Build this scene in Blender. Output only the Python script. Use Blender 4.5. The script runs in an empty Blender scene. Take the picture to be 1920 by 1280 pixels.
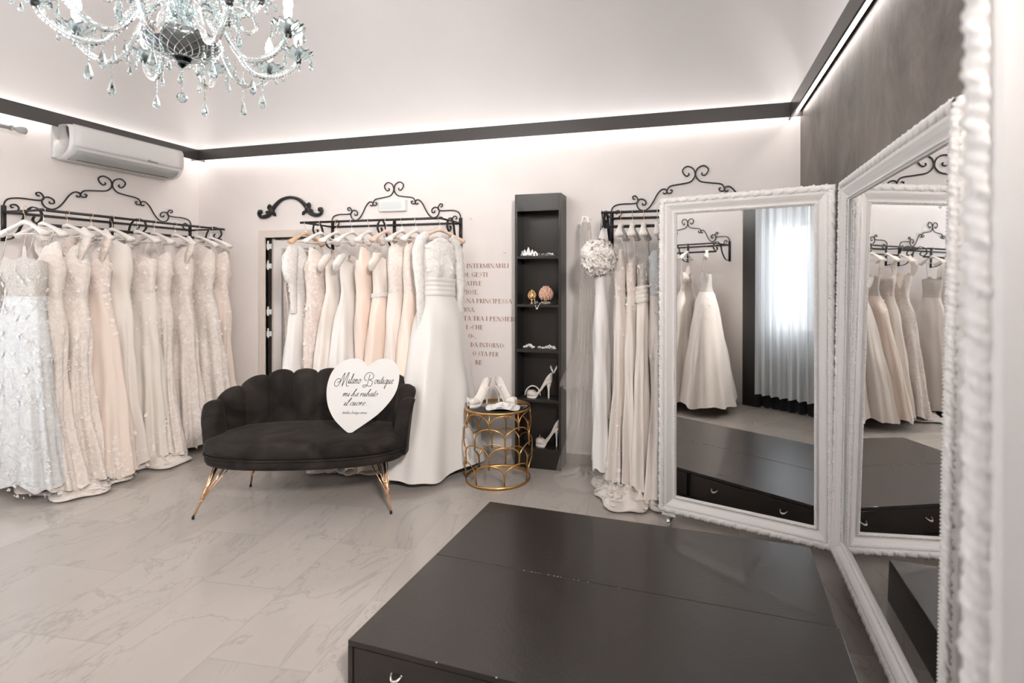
import bpy, math, random
import numpy as np
from mathutils import Vector, Matrix
S = bpy.context.scene
COL = S.collection
PI = math.pi
# ------------------------------------------------------------------ camera
F_PX, CX, CY = 992.3, 1021.9, 523.6
cam_d = bpy.data.cameras.new('camera'); cam = bpy.data.objects.new('camera', cam_d); COL.objects.link(cam)
cam.location = (0, 0, 1.42); cam.rotation_euler = (PI / 2, 0, math.radians(15.14))
cam_d.sensor_width = 36; cam_d.lens = 36 * F_PX / 1920
cam_d.shift_x = (960 - CX) / 1920; cam_d.shift_y = -(640 - CY) / 1920
cam_d.clip_start = 0.02
cam_d.dof.use_dof = True; cam_d.dof.focus_distance = 3.2; cam_d.dof.aperture_fstop = 2.2
S.camera = cam
# ------------------------------------------------------------------ light and exposure
W = bpy.data.worlds.new('world'); S.world = W; W.use_nodes = True
bg = W.node_tree.nodes['Background']; bg.inputs[0].default_value = (0.97, 0.975, 1.0, 1); bg.inputs[1].default_value = 6.0
S.view_settings.view_transform = 'Standard'; S.view_settings.look = 'None'; S.view_settings.gamma = 1
S.view_settings.exposure = 1.15
LED_POWER = 5.0
S.cycles.max_bounces = 12; S.cycles.diffuse_bounces = 5; S.cycles.glossy_bounces = 6; S.cycles.transmission_bounces = 10
S.cycles.transparent_max_bounces = 12; S.cycles.caustics_reflective = False; S.cycles.caustics_refractive = False
S.cycles.sample_clamp_indirect = 6.0

# ------------------------------------------------------------------ helpers
def lin(c):
    return tuple(((x / 12.92) if x <= 0.04045 else ((x + 0.055) / 1.055) ** 2.4) for x in [v / 255 for v in c])
def nodes(name):
    m = bpy.data.materials.new(name); m.use_nodes = True; nt = m.node_tree
    return m, nt, nt.nodes['Principled BSDF']
def N(nt, t, **kw):
    n = nt.nodes.new(t)
    for k, v in kw.items(): setattr(n, k, v)
    return n
def mat(name, col, rough=0.5, metal=0.0, bump=0.0, scale=20.0, detail=3.0, spec=0.5, noise=0.0, sheen=0.0, trans=0.0, coat=0.0):
    m, nt, b = nodes(name)
    b.inputs['Base Color'].default_value = (*col, 1); b.inputs['Roughness'].default_value = rough
    b.inputs['Metallic'].default_value = metal; b.inputs['Specular IOR Level'].default_value = spec
    b.inputs['Sheen Weight'].default_value = sheen; b.inputs['Transmission Weight'].default_value = trans
    b.inputs['Coat Weight'].default_value = coat
    if bump or noise:
        tc = N(nt, 'ShaderNodeTexCoord'); no = N(nt, 'ShaderNodeTexNoise')
        no.inputs['Scale'].default_value = scale; no.inputs['Detail'].default_value = detail
        nt.links.new(tc.outputs['Object'], no.inputs['Vector'])
        if bump:
            bp = N(nt, 'ShaderNodeBump'); bp.inputs['Strength'].default_value = bump; bp.inputs['Distance'].default_value = 0.01
            nt.links.new(no.outputs['Fac'], bp.inputs['Height']); nt.links.new(bp.outputs['Normal'], b.inputs['Normal'])
        if noise:
            r = N(nt, 'ShaderNodeMapRange'); r.inputs['From Min'].default_value = 0.3; r.inputs['From Max'].default_value = 0.7
            r.inputs['To Min'].default_value = 1 - noise; r.inputs['To Max'].default_value = 1 + noise
            mx = N(nt, 'ShaderNodeVectorMath', operation='SCALE'); mx.inputs[0].default_value = col
            nt.links.new(no.outputs['Fac'], r.inputs['Value']); nt.links.new(r.outputs[0], mx.inputs['Scale'])
            nt.links.new(mx.outputs[0], b.inputs['Base Color'])
    return m
def lace_mat(name, col, strength=0.5, scale=60.0, rough=0.7, trans=0.0):
    m, nt, b = nodes(name)
    tc = N(nt, 'ShaderNodeTexCoord'); no = N(nt, 'ShaderNodeTexNoise'); vo = N(nt, 'ShaderNodeTexVoronoi')
    no.inputs['Scale'].default_value = scale * 0.35; no.inputs['Detail'].default_value = 4; no.inputs['Distortion'].default_value = 1.5
    vo.inputs['Scale'].default_value = scale; vo.feature = 'DISTANCE_TO_EDGE'
    mx = N(nt, 'ShaderNodeMath', operation='MULTIPLY'); rp = N(nt, 'ShaderNodeMapRange')
    rp.inputs['To Min'].default_value = 0.90; rp.inputs['To Max'].default_value = 1.05; rp.inputs['From Min'].default_value = 0.35; rp.inputs['From Max'].default_value = 0.6
    sc = N(nt, 'ShaderNodeVectorMath', operation='SCALE'); sc.inputs[0].default_value = col
    bp = N(nt, 'ShaderNodeBump'); bp.inputs['Strength'].default_value = strength; bp.inputs['Distance'].default_value = 0.012
    L = nt.links.new
    L(tc.outputs['Object'], no.inputs['Vector']); L(tc.outputs['Object'], vo.inputs['Vector'])
    L(no.outputs['Fac'], mx.inputs[0]); L(vo.outputs['Distance'], mx.inputs[1]); 
    ad = N(nt, 'ShaderNodeMath', operation='ADD'); L(no.outputs['Fac'], ad.inputs[0]); L(mx.outputs[0], ad.inputs[1])
    L(ad.outputs[0], bp.inputs['Height']); L(bp.outputs['Normal'], b.inputs['Normal'])
    L(no.outputs['Fac'], rp.inputs['Value']); L(rp.outputs[0], sc.inputs['Scale']); L(sc.outputs[0], b.inputs['Base Color'])
    b.inputs['Roughness'].default_value = rough
    return m
def sheer_mat(name, col, alpha=0.5, transl=0.4):
    m = bpy.data.materials.new(name); m.use_nodes = True; nt = m.node_tree; nt.nodes.clear()
    o = N(nt, 'ShaderNodeOutputMaterial'); d = N(nt, 'ShaderNodeBsdfDiffuse'); t = N(nt, 'ShaderNodeBsdfTranslucent')
    tr = N(nt, 'ShaderNodeBsdfTransparent'); m1 = N(nt, 'ShaderNodeMixShader'); m2 = N(nt, 'ShaderNodeMixShader')
    d.inputs[0].default_value = t.inputs[0].default_value = (*col, 1)
    m1.inputs[0].default_value = transl; m2.inputs[0].default_value = alpha
    L = nt.links.new
    L(d.outputs[0], m1.inputs[1]); L(t.outputs[0], m1.inputs[2]); L(tr.outputs[0], m2.inputs[1]); L(m1.outputs[0], m2.inputs[2]); L(m2.outputs[0], o.inputs[0])
    return m
def emit_mat(name, col, power):
    m = bpy.data.materials.new(name); m.use_nodes = True; nt = m.node_tree; nt.nodes.clear()
    o = N(nt, 'ShaderNodeOutputMaterial'); e = N(nt, 'ShaderNodeEmission'); e.inputs[0].default_value = (*col, 1); e.inputs[1].default_value = power
    nt.links.new(e.outputs[0], o.inputs[0]); return m

class MB:
    """collects geometry for one mesh object"""
    def __init__(s): s.v = []; s.f = []; s.n = 0; s.mi = []; s.cur = 0
    def add(s, vs, fs):
        vs = np.asarray(vs, float).reshape(-1, 3); b = s.n
        s.v.append(vs); s.n += len(vs)
        for f in fs: s.f.append([i + b for i in f])
        s.mi += [s.cur] * len(fs); return s
    def xf(s, M):
        M = np.array(M); s.v = [np.concatenate([v, np.ones((len(v), 1))], 1) @ M.T[:, :3] for v in s.v]; return s
    def box(s, lo, hi):
        x0, y0, z0 = lo; x1, y1, z1 = hi
        return s.add([(x0, y0, z0), (x1, y0, z0), (x1, y1, z0), (x0, y1, z0), (x0, y0, z1), (x1, y0, z1), (x1, y1, z1), (x0, y1, z1)],
                     [(0, 3, 2, 1), (4, 5, 6, 7), (0, 1, 5, 4), (1, 2, 6, 5), (2, 3, 7, 6), (3, 0, 4, 7)])
    def grid(s, P, cu=False, cv=False, flip=False):
        P = np.asarray(P, float); n, m = P.shape[:2]; fs = []
        for i in range(n if cu else n - 1):
            for j in range(m if cv else m - 1):
                a, b, c, d = i * m + j, i * m + (j + 1) % m, ((i + 1) % n) * m + (j + 1) % m, ((i + 1) % n) * m + j
                fs.append((a, d, c, b) if flip else (a, b, c, d))
        return s.add(P.reshape(-1, 3), fs)
    def tube(s, pts, r, k=8, closed=False, caps=True, flat=None):
        P = np.asarray(pts, float); n = len(P); r = np.broadcast_to(np.asarray(r, float), (n,))
        if closed: T = np.roll(P, -1, 0) - np.roll(P, 1, 0)
        else: T = np.gradient(P, axis=0)
        T /= np.linalg.norm(T, axis=1)[:, None] + 1e-12
        up = np.array([0, 0, 1.0]) if abs(T[0][2]) < 0.9 else np.array([1.0, 0, 0])
        A = np.cross(T[0], up); A /= np.linalg.norm(A); R = []
        for i in range(n):
            A = A - T[i] * (A @ T[i]); A /= np.linalg.norm(A) + 1e-12; B = np.cross(T[i], A)
            ang = np.arange(k) * 2 * PI / k
            fx, fy = (1, 1) if flat is None else flat
            R.append(P[i] + r[i] * (fx * np.cos(ang)[:, None] * A + fy * np.sin(ang)[:, None] * B))
        b = s.n; s.grid(np.array(R), cu=closed, cv=True, flip=True)
        if caps and not closed:
            s.f.append([b + j for j in range(k)]); s.f.append([b + (n - 1) * k + j for j in range(k)][::-1]); s.mi += [s.cur] * 2
        return s
    def lathe(s, prof, k=24, center=(0, 0, 0), sx=1, sy=1):
        a = np.arange(k) * 2 * PI / k
        P = [[(center[0] + r * math.cos(t) * sx, center[1] + r * math.sin(t) * sy, center[2] + z) for t in a] for r, z in prof]
        return s.grid(P, cv=True)
    def ball(s, c, r, k=8, m=6, sq=(1, 1, 1)):
        prof = [(max(1e-4, math.sin(PI * i / m)) * r, -math.cos(PI * i / m) * r) for i in range(m + 1)]
        a = np.arange(k) * 2 * PI / k
        P = [[(c[0] + rr * math.cos(t) * sq[0], c[1] + rr * math.sin(t) * sq[1], c[2] + z * sq[2]) for t in a] for rr, z in prof]
        return s.grid(P, cv=True)
    def build(s, name, m, parent=None, smooth=True, loc=None, rot=None, kind=None, mods=None):
        me = bpy.data.meshes.new(name); V = np.concatenate(s.v) if s.v else np.zeros((0, 3))
        me.from_pydata(V.tolist(), [], s.f); ms = m if isinstance(m, (list, tuple)) else [m]
        for q in ms: me.materials.append(q)
        if len(ms) > 1: me.polygons.foreach_set('material_index', s.mi)
        me.polygons.foreach_set('use_smooth', [smooth] * len(me.polygons)); me.update()
        o = bpy.data.objects.new(name, me); COL.objects.link(o)
        if parent: o.parent = parent
        if loc is not None: o.location = loc
        if rot is not None: o.rotation_euler = rot
        if kind: o['kind'] = kind
        if mods: mods(o)
        return o
def bevel(w, seg=2):
    def f(o):
        b = o.modifiers.new('bevel', 'BEVEL'); b.width = w; b.segments = seg; b.limit_method = 'ANGLE'; b.harden_normals = False
        o.data.polygons.foreach_set('use_smooth', [False] * len(o.data.polygons))
    return f
def solid(t):
    def f(o):
        b = o.modifiers.new('solid', 'SOLIDIFY'); b.thickness = t; b.offset = 0
    return f
def thing(name, label, cat, loc=(0, 0, 0), rz=0.0, group=None, rot=None):
    o = bpy.data.objects.new(name, None); COL.objects.link(o); o.location = loc; o.rotation_euler = rot or (0, 0, rz)
    o.empty_display_size = 0.05
    return tag(o, label, cat, group)
def tag(o, label, cat, group=None):
    o['label'] = label; o['category'] = cat
    if group: o['group'] = group
    return o
def copy_tree(o, parent=None):
    c = o.copy(); COL.objects.link(c); c.parent = parent
    for ch in list(o.children): copy_tree(ch, c)
    return c
def catmull(pts, n=8, closed=False):
    P = np.asarray(pts, float); out = []; m = len(P)
    for i in range(m if closed else m - 1):
        if closed: p0, p1, p2, p3 = P[(i - 1) % m], P[i], P[(i + 1) % m], P[(i + 2) % m]
        else: p0, p1, p2, p3 = P[max(i - 1, 0)], P[i], P[i + 1], P[min(i + 2, m - 1)]
        for j in range(n):
            t = j / n
            out.append(0.5 * ((2 * p1) + (-p0 + p2) * t + (2 * p0 - 5 * p1 + 4 * p2 - p3) * t * t + (-p0 + 3 * p1 - 3 * p2 + p3) * t ** 3))
    if not closed: out.append(P[-1])
    return np.array(out)
def sstep(a, b, x):
    t = np.clip((np.asarray(x, float) - a) / (b - a), 0, 1); return t * t * (3 - 2 * t)

# ------------------------------------------------------------------ materials
M = {}
M['wall'] = mat('wall_paint', (0.84, 0.795, 0.770), 0.85, bump=0.05, scale=4, noise=0.02)
M['ceiling'] = mat('ceiling_paint', (0.62, 0.60, 0.59), 0.9, noise=0.015, scale=2)
M['dark_plaster'] = None
M['black_paint'] = mat('black_satin_paint', (0.020, 0.017, 0.015), 0.34, bump=0.03, scale=60)
M['band'] = mat('dark_metal_profile', (0.045, 0.040, 0.038), 0.30, spec=0.9)
M['dais'] = mat('black_brown_lacquer', (0.026, 0.021, 0.018), 0.30, bump=0.08, scale=90, coat=0.15)
M['iron'] = mat('wrought_iron', (0.012, 0.012, 0.013), 0.42, bump=0.1, scale=120)
M['velvet'] = None
M['gold'] = mat('brushed_gold', (0.62, 0.36, 0.13), 0.32, metal=1.0)
M['rose_gold'] = mat('rose_gold', (0.95, 0.60, 0.36), 0.2, metal=1.0)
M['bright_gold'] = mat('bright_gold', (0.92, 0.63, 0.33), 0.22, metal=1.0)
M['chrome'] = mat('chrome', (0.85, 0.85, 0.86), 0.08, metal=1.0)
M['steel'] = mat('satin_steel', (0.75, 0.72, 0.68), 0.3, metal=1.0)
M['mirror'] = mat('mirror_glass', (0.93, 0.93, 0.925), 0.0, metal=1.0)
M['white_frame'] = mat('white_lacquered_frame', (0.80, 0.775, 0.755), 0.38)
M['white_plastic'] = mat('white_plastic', (0.80, 0.80, 0.79), 0.25)
M['grey_plastic'] = mat('grey_plastic', (0.42, 0.43, 0.42), 0.4)
M['hanger_white'] = mat('white_satin_hanger', (0.84, 0.80, 0.76), 0.45)
M['hanger_wood'] = mat('natural_wood_hanger', (0.72, 0.47, 0.30), 0.45, noise=0.1, scale=30)
M['hanger_pink'] = mat('pale_pink_wood_hanger', (0.80, 0.58, 0.47), 0.45)
M['gold_wire'] = mat('golden_wire_hook', (0.85, 0.62, 0.42), 0.25, metal=1.0)
M['satin_white'] = mat('white_satin', (0.80, 0.775, 0.75), 0.42, bump=0.04, scale=14, sheen=0.2)
M['satin_ivory'] = mat('ivory_satin', (0.80, 0.735, 0.68), 0.42, bump=0.04, scale=14, sheen=0.2)
M['satin_blush'] = mat('blush_satin', (0.82, 0.68, 0.59), 0.42, bump=0.04, scale=14, sheen=0.2)
M['tulle_white'] = mat('white_tulle', (0.80, 0.775, 0.745), 0.9, bump=0.15, scale=30, sheen=0.3)
M['tulle_ivory'] = mat('ivory_tulle', (0.80, 0.745, 0.69), 0.9, bump=0.15, scale=30, sheen=0.3)
M['tulle_blush'] = mat('blush_tulle', (0.80, 0.69, 0.61), 0.9, bump=0.15, scale=30, sheen=0.3)
M['lace_white'] = lace_mat('white_lace', (0.81, 0.785, 0.76)); M['lace_ivory'] = lace_mat('ivory_lace', (0.80, 0.73, 0.68))
M['lace_blush'] = lace_mat('blush_lace', (0.80, 0.70, 0.645)); M['lace_cool'] = lace_mat('cool_white_lace', (0.66, 0.67, 0.67))
M['applique'] = mat('white_lace_applique', (0.88, 0.85, 0.82), 0.7)
M['applique_cool'] = mat('cool_white_applique', (0.74, 0.75, 0.75), 0.7)
M['petal'] = mat('white_organza_petal', (0.86, 0.82, 0.78), 0.6)
M['beads'] = mat('silver_beading', (0.66, 0.62, 0.58), 0.35, metal=0.25, bump=0.9, scale=160, noise=0.25)
M['veil'] = sheer_mat('sheer_veil_tulle', (0.90, 0.86, 0.82), 0.26, 0.5)
M['sheer_curtain'] = sheer_mat('sheer_white_curtain', (0.78, 0.82, 0.85), 0.94, 0.32)
M['dense_curtain'] = sheer_mat('dense_white_curtain', (0.74, 0.78, 0.81), 0.985, 0.16)
M['black_cloth'] = mat('black_curtain_cloth', (0.012, 0.013, 0.014), 0.8)
M['sign'] = mat('white_pvc_sign', (0.70, 0.69, 0.68), 0.55); M['ink'] = mat('black_print', (0.012, 0.012, 0.012), 0.5)
M['sign_edge'] = mat('white_sign_edge', (0.85, 0.85, 0.85), 0.5)
M['copper_ink'] = mat('copper_vinyl', (0.30, 0.13, 0.075), 0.4, metal=0.0)
M['shoe'] = mat('ivory_shoe_satin', (0.78, 0.735, 0.69), 0.38); M['shoe_sole'] = mat('shoe_lining', (0.75, 0.68, 0.60), 0.5)
M['silver'] = mat('silver_jewel', (0.82, 0.81, 0.79), 0.2, metal=0.9, bump=0.3, scale=300)
M['pearl'] = mat('pearl_crystal', (0.9, 0.88, 0.85), 0.15)
M['black_glass'] = mat('black_table_glass', (0.008, 0.008, 0.009), 0.04, coat=0.5)
M['blush_ceramic'] = mat('blush_ceramic', (0.75, 0.47, 0.36), 0.25, bump=0.4, scale=70)
M['rubber'] = mat('black_rubber', (0.01, 0.01, 0.01), 0.6)
M['satin_bow'] = mat('satin_bow', (0.80, 0.76, 0.72), 0.35)
M['orange_wood'] = mat('polished_orange_wood', (0.45, 0.16, 0.04), 0.3, noise=0.3, scale=20)
M['led'] = emit_mat('led_strip', (1.0, 0.93, 0.90), LED_POWER * 1.9); M['led_up'] = emit_mat('led_strip_upward', (1.0, 0.93, 0.90), LED_POWER * 0.8)
M['bulb'] = emit_mat('candle_bulb', (1.0, 0.97, 0.95), 120.0)
def glass_mat():
    m, nt, b = nodes('chandelier_crystal')
    b.inputs['Base Color'].default_value = (0.82, 0.95, 0.97, 1); b.inputs['Roughness'].default_value = 0.0
    b.inputs['Transmission Weight'].default_value = 1.0; b.inputs['IOR'].default_value = 1.5; return m
M['crystal'] = glass_mat()
def marble_mat():
    m, nt, b = nodes('polished_marble_tiles'); L = nt.links.new
    tc = N(nt, 'ShaderNodeTexCoord'); mp = N(nt, 'ShaderNodeMapping'); mp.inputs['Rotation'].default_value = (0, 0, math.radians(-95.3))
    mp.inputs['Location'].default_value = (0.02, 0.13, 0)
    br = N(nt, 'ShaderNodeTexBrick'); br.offset = 0.5; br.inputs['Scale'].default_value = 1.0
    br.inputs['Brick Width'].default_value = 0.88; br.inputs['Row Height'].default_value = 0.43; br.inputs['Mortar Size'].default_value = 0.0022
    br.inputs['Mortar Smooth'].default_value = 0.1; br.inputs['Color1'].default_value = (0, 0, 0, 1); br.inputs['Color2'].default_value = (1, 1, 1, 1); br.inputs['Bias'].default_value = 0
    L(tc.outputs['Object'], mp.inputs['Vector']); L(mp.outputs[0], br.inputs['Vector'])
    # every tile cuts its own piece of veined stone
    off = N(nt, 'ShaderNodeVectorMath', operation='SCALE'); off.inputs['Scale'].default_value = 37.0; L(br.outputs['Color'], off.inputs[0])
    ad = N(nt, 'ShaderNodeVectorMath', operation='ADD'); L(mp.outputs[0], ad.inputs[0]); L(off.outputs[0], ad.inputs[1])
    m2 = N(nt, 'ShaderNodeMapping'); m2.inputs['Rotation'].default_value = (0, 0, 0.45); m2.inputs['Scale'].default_value = (0.9, 2.0, 1); L(ad.outputs[0], m2.inputs['Vector'])
    def vein(scale, width, dist):
        n = N(nt, 'ShaderNodeTexNoise'); n.inputs['Scale'].default_value = scale; n.inputs['Detail'].default_value = 6; n.inputs['Roughness'].default_value = 0.6; n.inputs['Distortion'].default_value = dist
        L(m2.outputs[0], n.inputs['Vector'])
        a = N(nt, 'ShaderNodeMath', operation='SUBTRACT'); a.inputs[1].default_value = 0.5; L(n.outputs['Fac'], a.inputs[0])
        c = N(nt, 'ShaderNodeMath', operation='ABSOLUTE'); L(a.outputs[0], c.inputs[0])
        r = N(nt, 'ShaderNodeMapRange'); r.inputs['From Max'].default_value = width; r.inputs['To Min'].default_value = 1; r.inputs['To Max'].default_value = 0; L(c.outputs[0], r.inputs['Value'])
        return r
    v1, v2 = vein(0.9, 0.012, 1.3), vein(2.6, 0.016, 1.2)
    cl = N(nt, 'ShaderNodeTexNoise'); cl.inputs['Scale'].default_value = 1.5; cl.inputs['Detail'].default_value = 4; L(m2.outputs[0], cl.inputs['Vector'])
    msk = N(nt, 'ShaderNodeMapRange'); msk.inputs['From Min'].default_value = 0.45; msk.inputs['From Max'].default_value = 0.65; L(cl.outputs['Fac'], msk.inputs['Value'])
    v2m = N(nt, 'ShaderNodeMath', operation='MULTIPLY'); L(v2.outputs[0], v2m.inputs[0]); L(msk.outputs[0], v2m.inputs[1])
    base = N(nt, 'ShaderNodeMixRGB'); base.inputs[1].default_value = (0.46, 0.42, 0.385, 1); base.inputs[2].default_value = (0.54, 0.495, 0.455, 1); L(cl.outputs['Fac'], base.inputs[0])
    tint = N(nt, 'ShaderNodeMixRGB', blend_type='MULTIPLY'); tint.inputs[0].default_value = 0.16; L(base.outputs[0], tint.inputs[1]); L(br.outputs['Color'], tint.inputs[2])
    def dark(prev, fac, k, col):
        s_ = N(nt, 'ShaderNodeMath', operation='MULTIPLY'); s_.inputs[1].default_value = k; L(fac.outputs[0], s_.inputs[0])
        x = N(nt, 'ShaderNodeMixRGB'); x.inputs[2].default_value = col; L(s_.outputs[0], x.inputs[0]); L(prev.outputs[0], x.inputs[1]); return x
    c1 = dark(tint, v1, 0.34, (0.25, 0.235, 0.22, 1)); c2 = dark(c1, v2m, 0.35, (0.29, 0.28, 0.265, 1))
    mo = N(nt, 'ShaderNodeMixRGB'); mo.inputs[2].default_value = (0.38, 0.34, 0.31, 1); 
    mf = N(nt, 'ShaderNodeMath', operation='MULTIPLY'); mf.inputs[1].default_value = 0.6; L(br.outputs['Fac'], mf.inputs[0]); L(mf.outputs[0], mo.inputs[0]); L(c2.outputs[0], mo.inputs[1])
    L(mo.outputs[0], b.inputs['Base Color']); b.inputs['Roughness'].default_value = 0.14; b.inputs['Specular IOR Level'].default_value = 0.5
    return m
M['marble'] = marble_mat()
def plaster_mat():
    m, nt, b = nodes('dark_spatula_plaster'); L = nt.links.new
    tc = N(nt, 'ShaderNodeTexCoord'); mp = N(nt, 'ShaderNodeMapping'); mp.inputs['Scale'].default_value = (1, 1.1, 0.6)
    n1 = N(nt, 'ShaderNodeTexNoise'); n1.inputs['Scale'].default_value = 2.6; n1.inputs['Detail'].default_value = 10; n1.inputs['Roughness'].default_value = 0.65; n1.inputs['Distortion'].default_value = 0.6
    cr = N(nt, 'ShaderNodeValToRGB'); cr.color_ramp.elements[0].position = 0.34; cr.color_ramp.elements[0].color = (0.075, 0.062, 0.052, 1); cr.color_ramp.elements[1].position = 0.68; cr.color_ramp.elements[1].color = (0.205, 0.175, 0.155, 1)
    bp = N(nt, 'ShaderNodeBump'); bp.inputs['Strength'].default_value = 0.35; bp.inputs['Distance'].default_value = 0.02
    L(tc.outputs['Object'], mp.inputs[0]); L(mp.outputs[0], n1.inputs['Vector']); L(n1.outputs['Fac'], cr.inputs[0]); L(cr.outputs[0], b.inputs['Base Color'])
    L(n1.outputs['Fac'], bp.inputs['Height']); L(bp.outputs['Normal'], b.inputs['Normal']); b.inputs['Roughness'].default_value = 0.5; return m
M['dark_plaster'] = plaster_mat()
def velvet_mat():
    m, nt, b = nodes('black_velvet'); L = nt.links.new
    tc = N(nt, 'ShaderNodeTexCoord'); n1 = N(nt, 'ShaderNodeTexNoise'); n1.inputs['Scale'].default_value = 4.0; n1.inputs['Detail'].default_value = 5; n1.inputs['Distortion'].default_value = 1.5
    cr = N(nt, 'ShaderNodeValToRGB'); cr.color_ramp.elements[0].position = 0.35; cr.color_ramp.elements[0].color = (0.012, 0.010, 0.009, 1); cr.color_ramp.elements[1].position = 0.75; cr.color_ramp.elements[1].color = (0.040, 0.034, 0.030, 1)
    L(tc.outputs['Object'], n1.inputs['Vector']); L(n1.outputs['Fac'], cr.inputs[0]); L(cr.outputs[0], b.inputs['Base Color'])
    b.inputs['Roughness'].default_value = 0.8; b.inputs['Sheen Weight'].default_value = 0.22; b.inputs['Sheen Roughness'].default_value = 0.35; b.inputs['Sheen Tint'].default_value = (0.35, 0.31, 0.29, 1); b.inputs['Specular IOR Level'].default_value = 0.15
    return m
M['velvet'] = velvet_mat()

# ------------------------------------------------------------------ room shell
XL, XR, YF, YB = -4.512, 0.752, -0.19, 4.011
T = 0.15
ZB, ZT = 2.533, 2.633
MB().grid([[(XL - T, YF - T, 0), (XR + T, YF - T, 0)], [(XL - T, YB + T, 0), (XR + T, YB + T, 0)]], flip=True).build('floor', M['marble'], kind='structure', smooth=False)
# back wall with a shallow doorway at its left end
DX0, DX1, DZ = -3.735, -3.20, 1.80
b = MB(); b.box((XL - T, YB, 0), (DX0, YB + T, 2.75)); b.box((DX1, YB, 0), (XR + T, YB + T, 2.75)); b.box((DX0, YB, DZ), (DX1, YB + T, 2.75)); b.box((DX0, YB + 0.12, 0), (DX1, YB + T, DZ))
b.build('wall_back', M['wall'], kind='structure', smooth=False)
LY0, LY1, LZ0, LZ1 = 0.10, 1.80, 0.35, 2.30   # added window opening under the curtain rod, out of view, for daylight
MB().box((XL - T, YF, 0), (XL, LY0, 2.75)).box((XL - T, LY1, 0), (XL, YB, 2.75)).box((XL - T, LY0, 0), (XL, LY1, LZ0)).box((XL - T, LY0, LZ1), (XL, LY1, 2.75)).build('wall_left', M['wall'], kind='structure', smooth=False)
MB().box((XR, YF - T, 0), (XR + T, YB, 2.75)).build('wall_right', M['dark_plaster'], kind='structure', smooth=False)
WX0, WX1, WZ0, WZ1 = -1.08, -0.62, 0.85, 2.1
b = MB(); b.box((XL - T, YF - T, 0), (WX0, YF, 2.75)); b.box((WX1, YF - T, 0), (XR, YF, 2.75)); b.box((WX0, YF - T, 0), (WX1, YF, WZ0)); b.box((WX0, YF - T, WZ1), (WX1, YF, 2.75))
b.build('wall_front', M['wall'], kind='structure', smooth=False)
# window in the front wall
b = MB(); fy0, fy1 = YF - 0.09, YF - 0.05
for lo, hi in (((WX0, fy0, WZ0), (WX0 + 0.04, fy1, WZ1)), ((WX1 - 0.04, fy0, WZ0), (WX1, fy1, WZ1)), ((WX0 + 0.04, fy0, WZ0), (WX1 - 0.04, fy1, WZ0 + 0.05)), ((WX0 + 0.04, fy0, WZ1 - 0.05), (WX1 - 0.04, fy1, WZ1)), ((-0.865, fy0, WZ0 + 0.05), (-0.835, fy1, WZ1 - 0.05))): b.box(lo, hi)
b.build('window_1', M['white_frame'], kind='structure', smooth=False)
fx0, fx1 = XL - 0.10, XL - 0.05
MB().box((fx0, LY0, LZ0), (fx1, LY0 + 0.05, LZ1)).box((fx0, LY1 - 0.05, LZ0), (fx1, LY1, LZ1)).box((fx0, LY0 + 0.05, LZ0), (fx1, LY1 - 0.05, LZ0 + 0.05)).box((fx0, LY0 + 0.05, LZ1 - 0.05), (fx1, LY1 - 0.05, LZ1)).box((fx0, 0.93, LZ0 + 0.05), (fx1, 0.97, LZ1 - 0.05)).build('added_window', M['white_frame'], kind='structure', smooth=False)  # frame of the added left window that brings in daylight
for nm, ctr, sx_, sy_, rt in (('front_window_portal', ((WX0 + WX1) / 2, YF - T - 0.02, (WZ0 + WZ1) / 2), WX1 - WX0, WZ1 - WZ0, (PI / 2, 0, 0)), ('added_window_portal', (XL - T - 0.02, (LY0 + LY1) / 2, (LZ0 + LZ1) / 2), LY1 - LY0, LZ1 - LZ0, (PI / 2, 0, -PI / 2))):
    ld = bpy.data.lights.new(nm, 'AREA'); ld.shape = 'RECTANGLE'; ld.size = sx_; ld.size_y = sy_; ld.cycles.is_portal = True
    lo_ = bpy.data.objects.new(nm, ld); COL.objects.link(lo_); lo_.location = ctr; lo_.rotation_euler = rt
# pavilion vault
def vault(x, y):
    R = 2.1; dx = np.minimum(x - XL, XR - x); dy = np.minimum(y - YF, YB - y); k = 0.22
    dx = np.maximum(dx, 0); dy = np.maximum(dy, 0)
    h_ = np.clip(0.5 + 0.5 * (dy - dx) / k, 0, 1); d = dy * (1 - h_) + dx * h_ - k * h_ * (1 - h_)
    d = np.clip(d, 0, R); return 2.60 + 1.05 * np.sqrt(np.clip(1 - (1 - d / R) ** 2, 0, 1)) ** 1.0
ux = np.concatenate([[0, .004, .01, .02, .035], np.linspace(0.05, 0.95, 90), [.965, .98, .99, .996, 1]])
gx = XL + (XR - XL) * ux; gy = YF + (YB - YF) * ux
P = np.zeros((len(gx), len(gy), 3)); P[..., 0] = gx[:, None]; P[..., 1] = gy[None, :]; P[..., 2] = vault(P[..., 0], P[..., 1])
MB().grid(P, flip=False).build('ceiling', M['ceiling'], kind='structure')
MB().box((DX1, YB - 0.012, 0), (XR, YB, 0.075)).build('baseboard_back', M['marble'], kind='structure', smooth=False)
MB().box((XL, YF, 0), (XL + 0.012, YB, 0.075)).build('baseboard_left', M['marble'], kind='structure', smooth=False)
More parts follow.
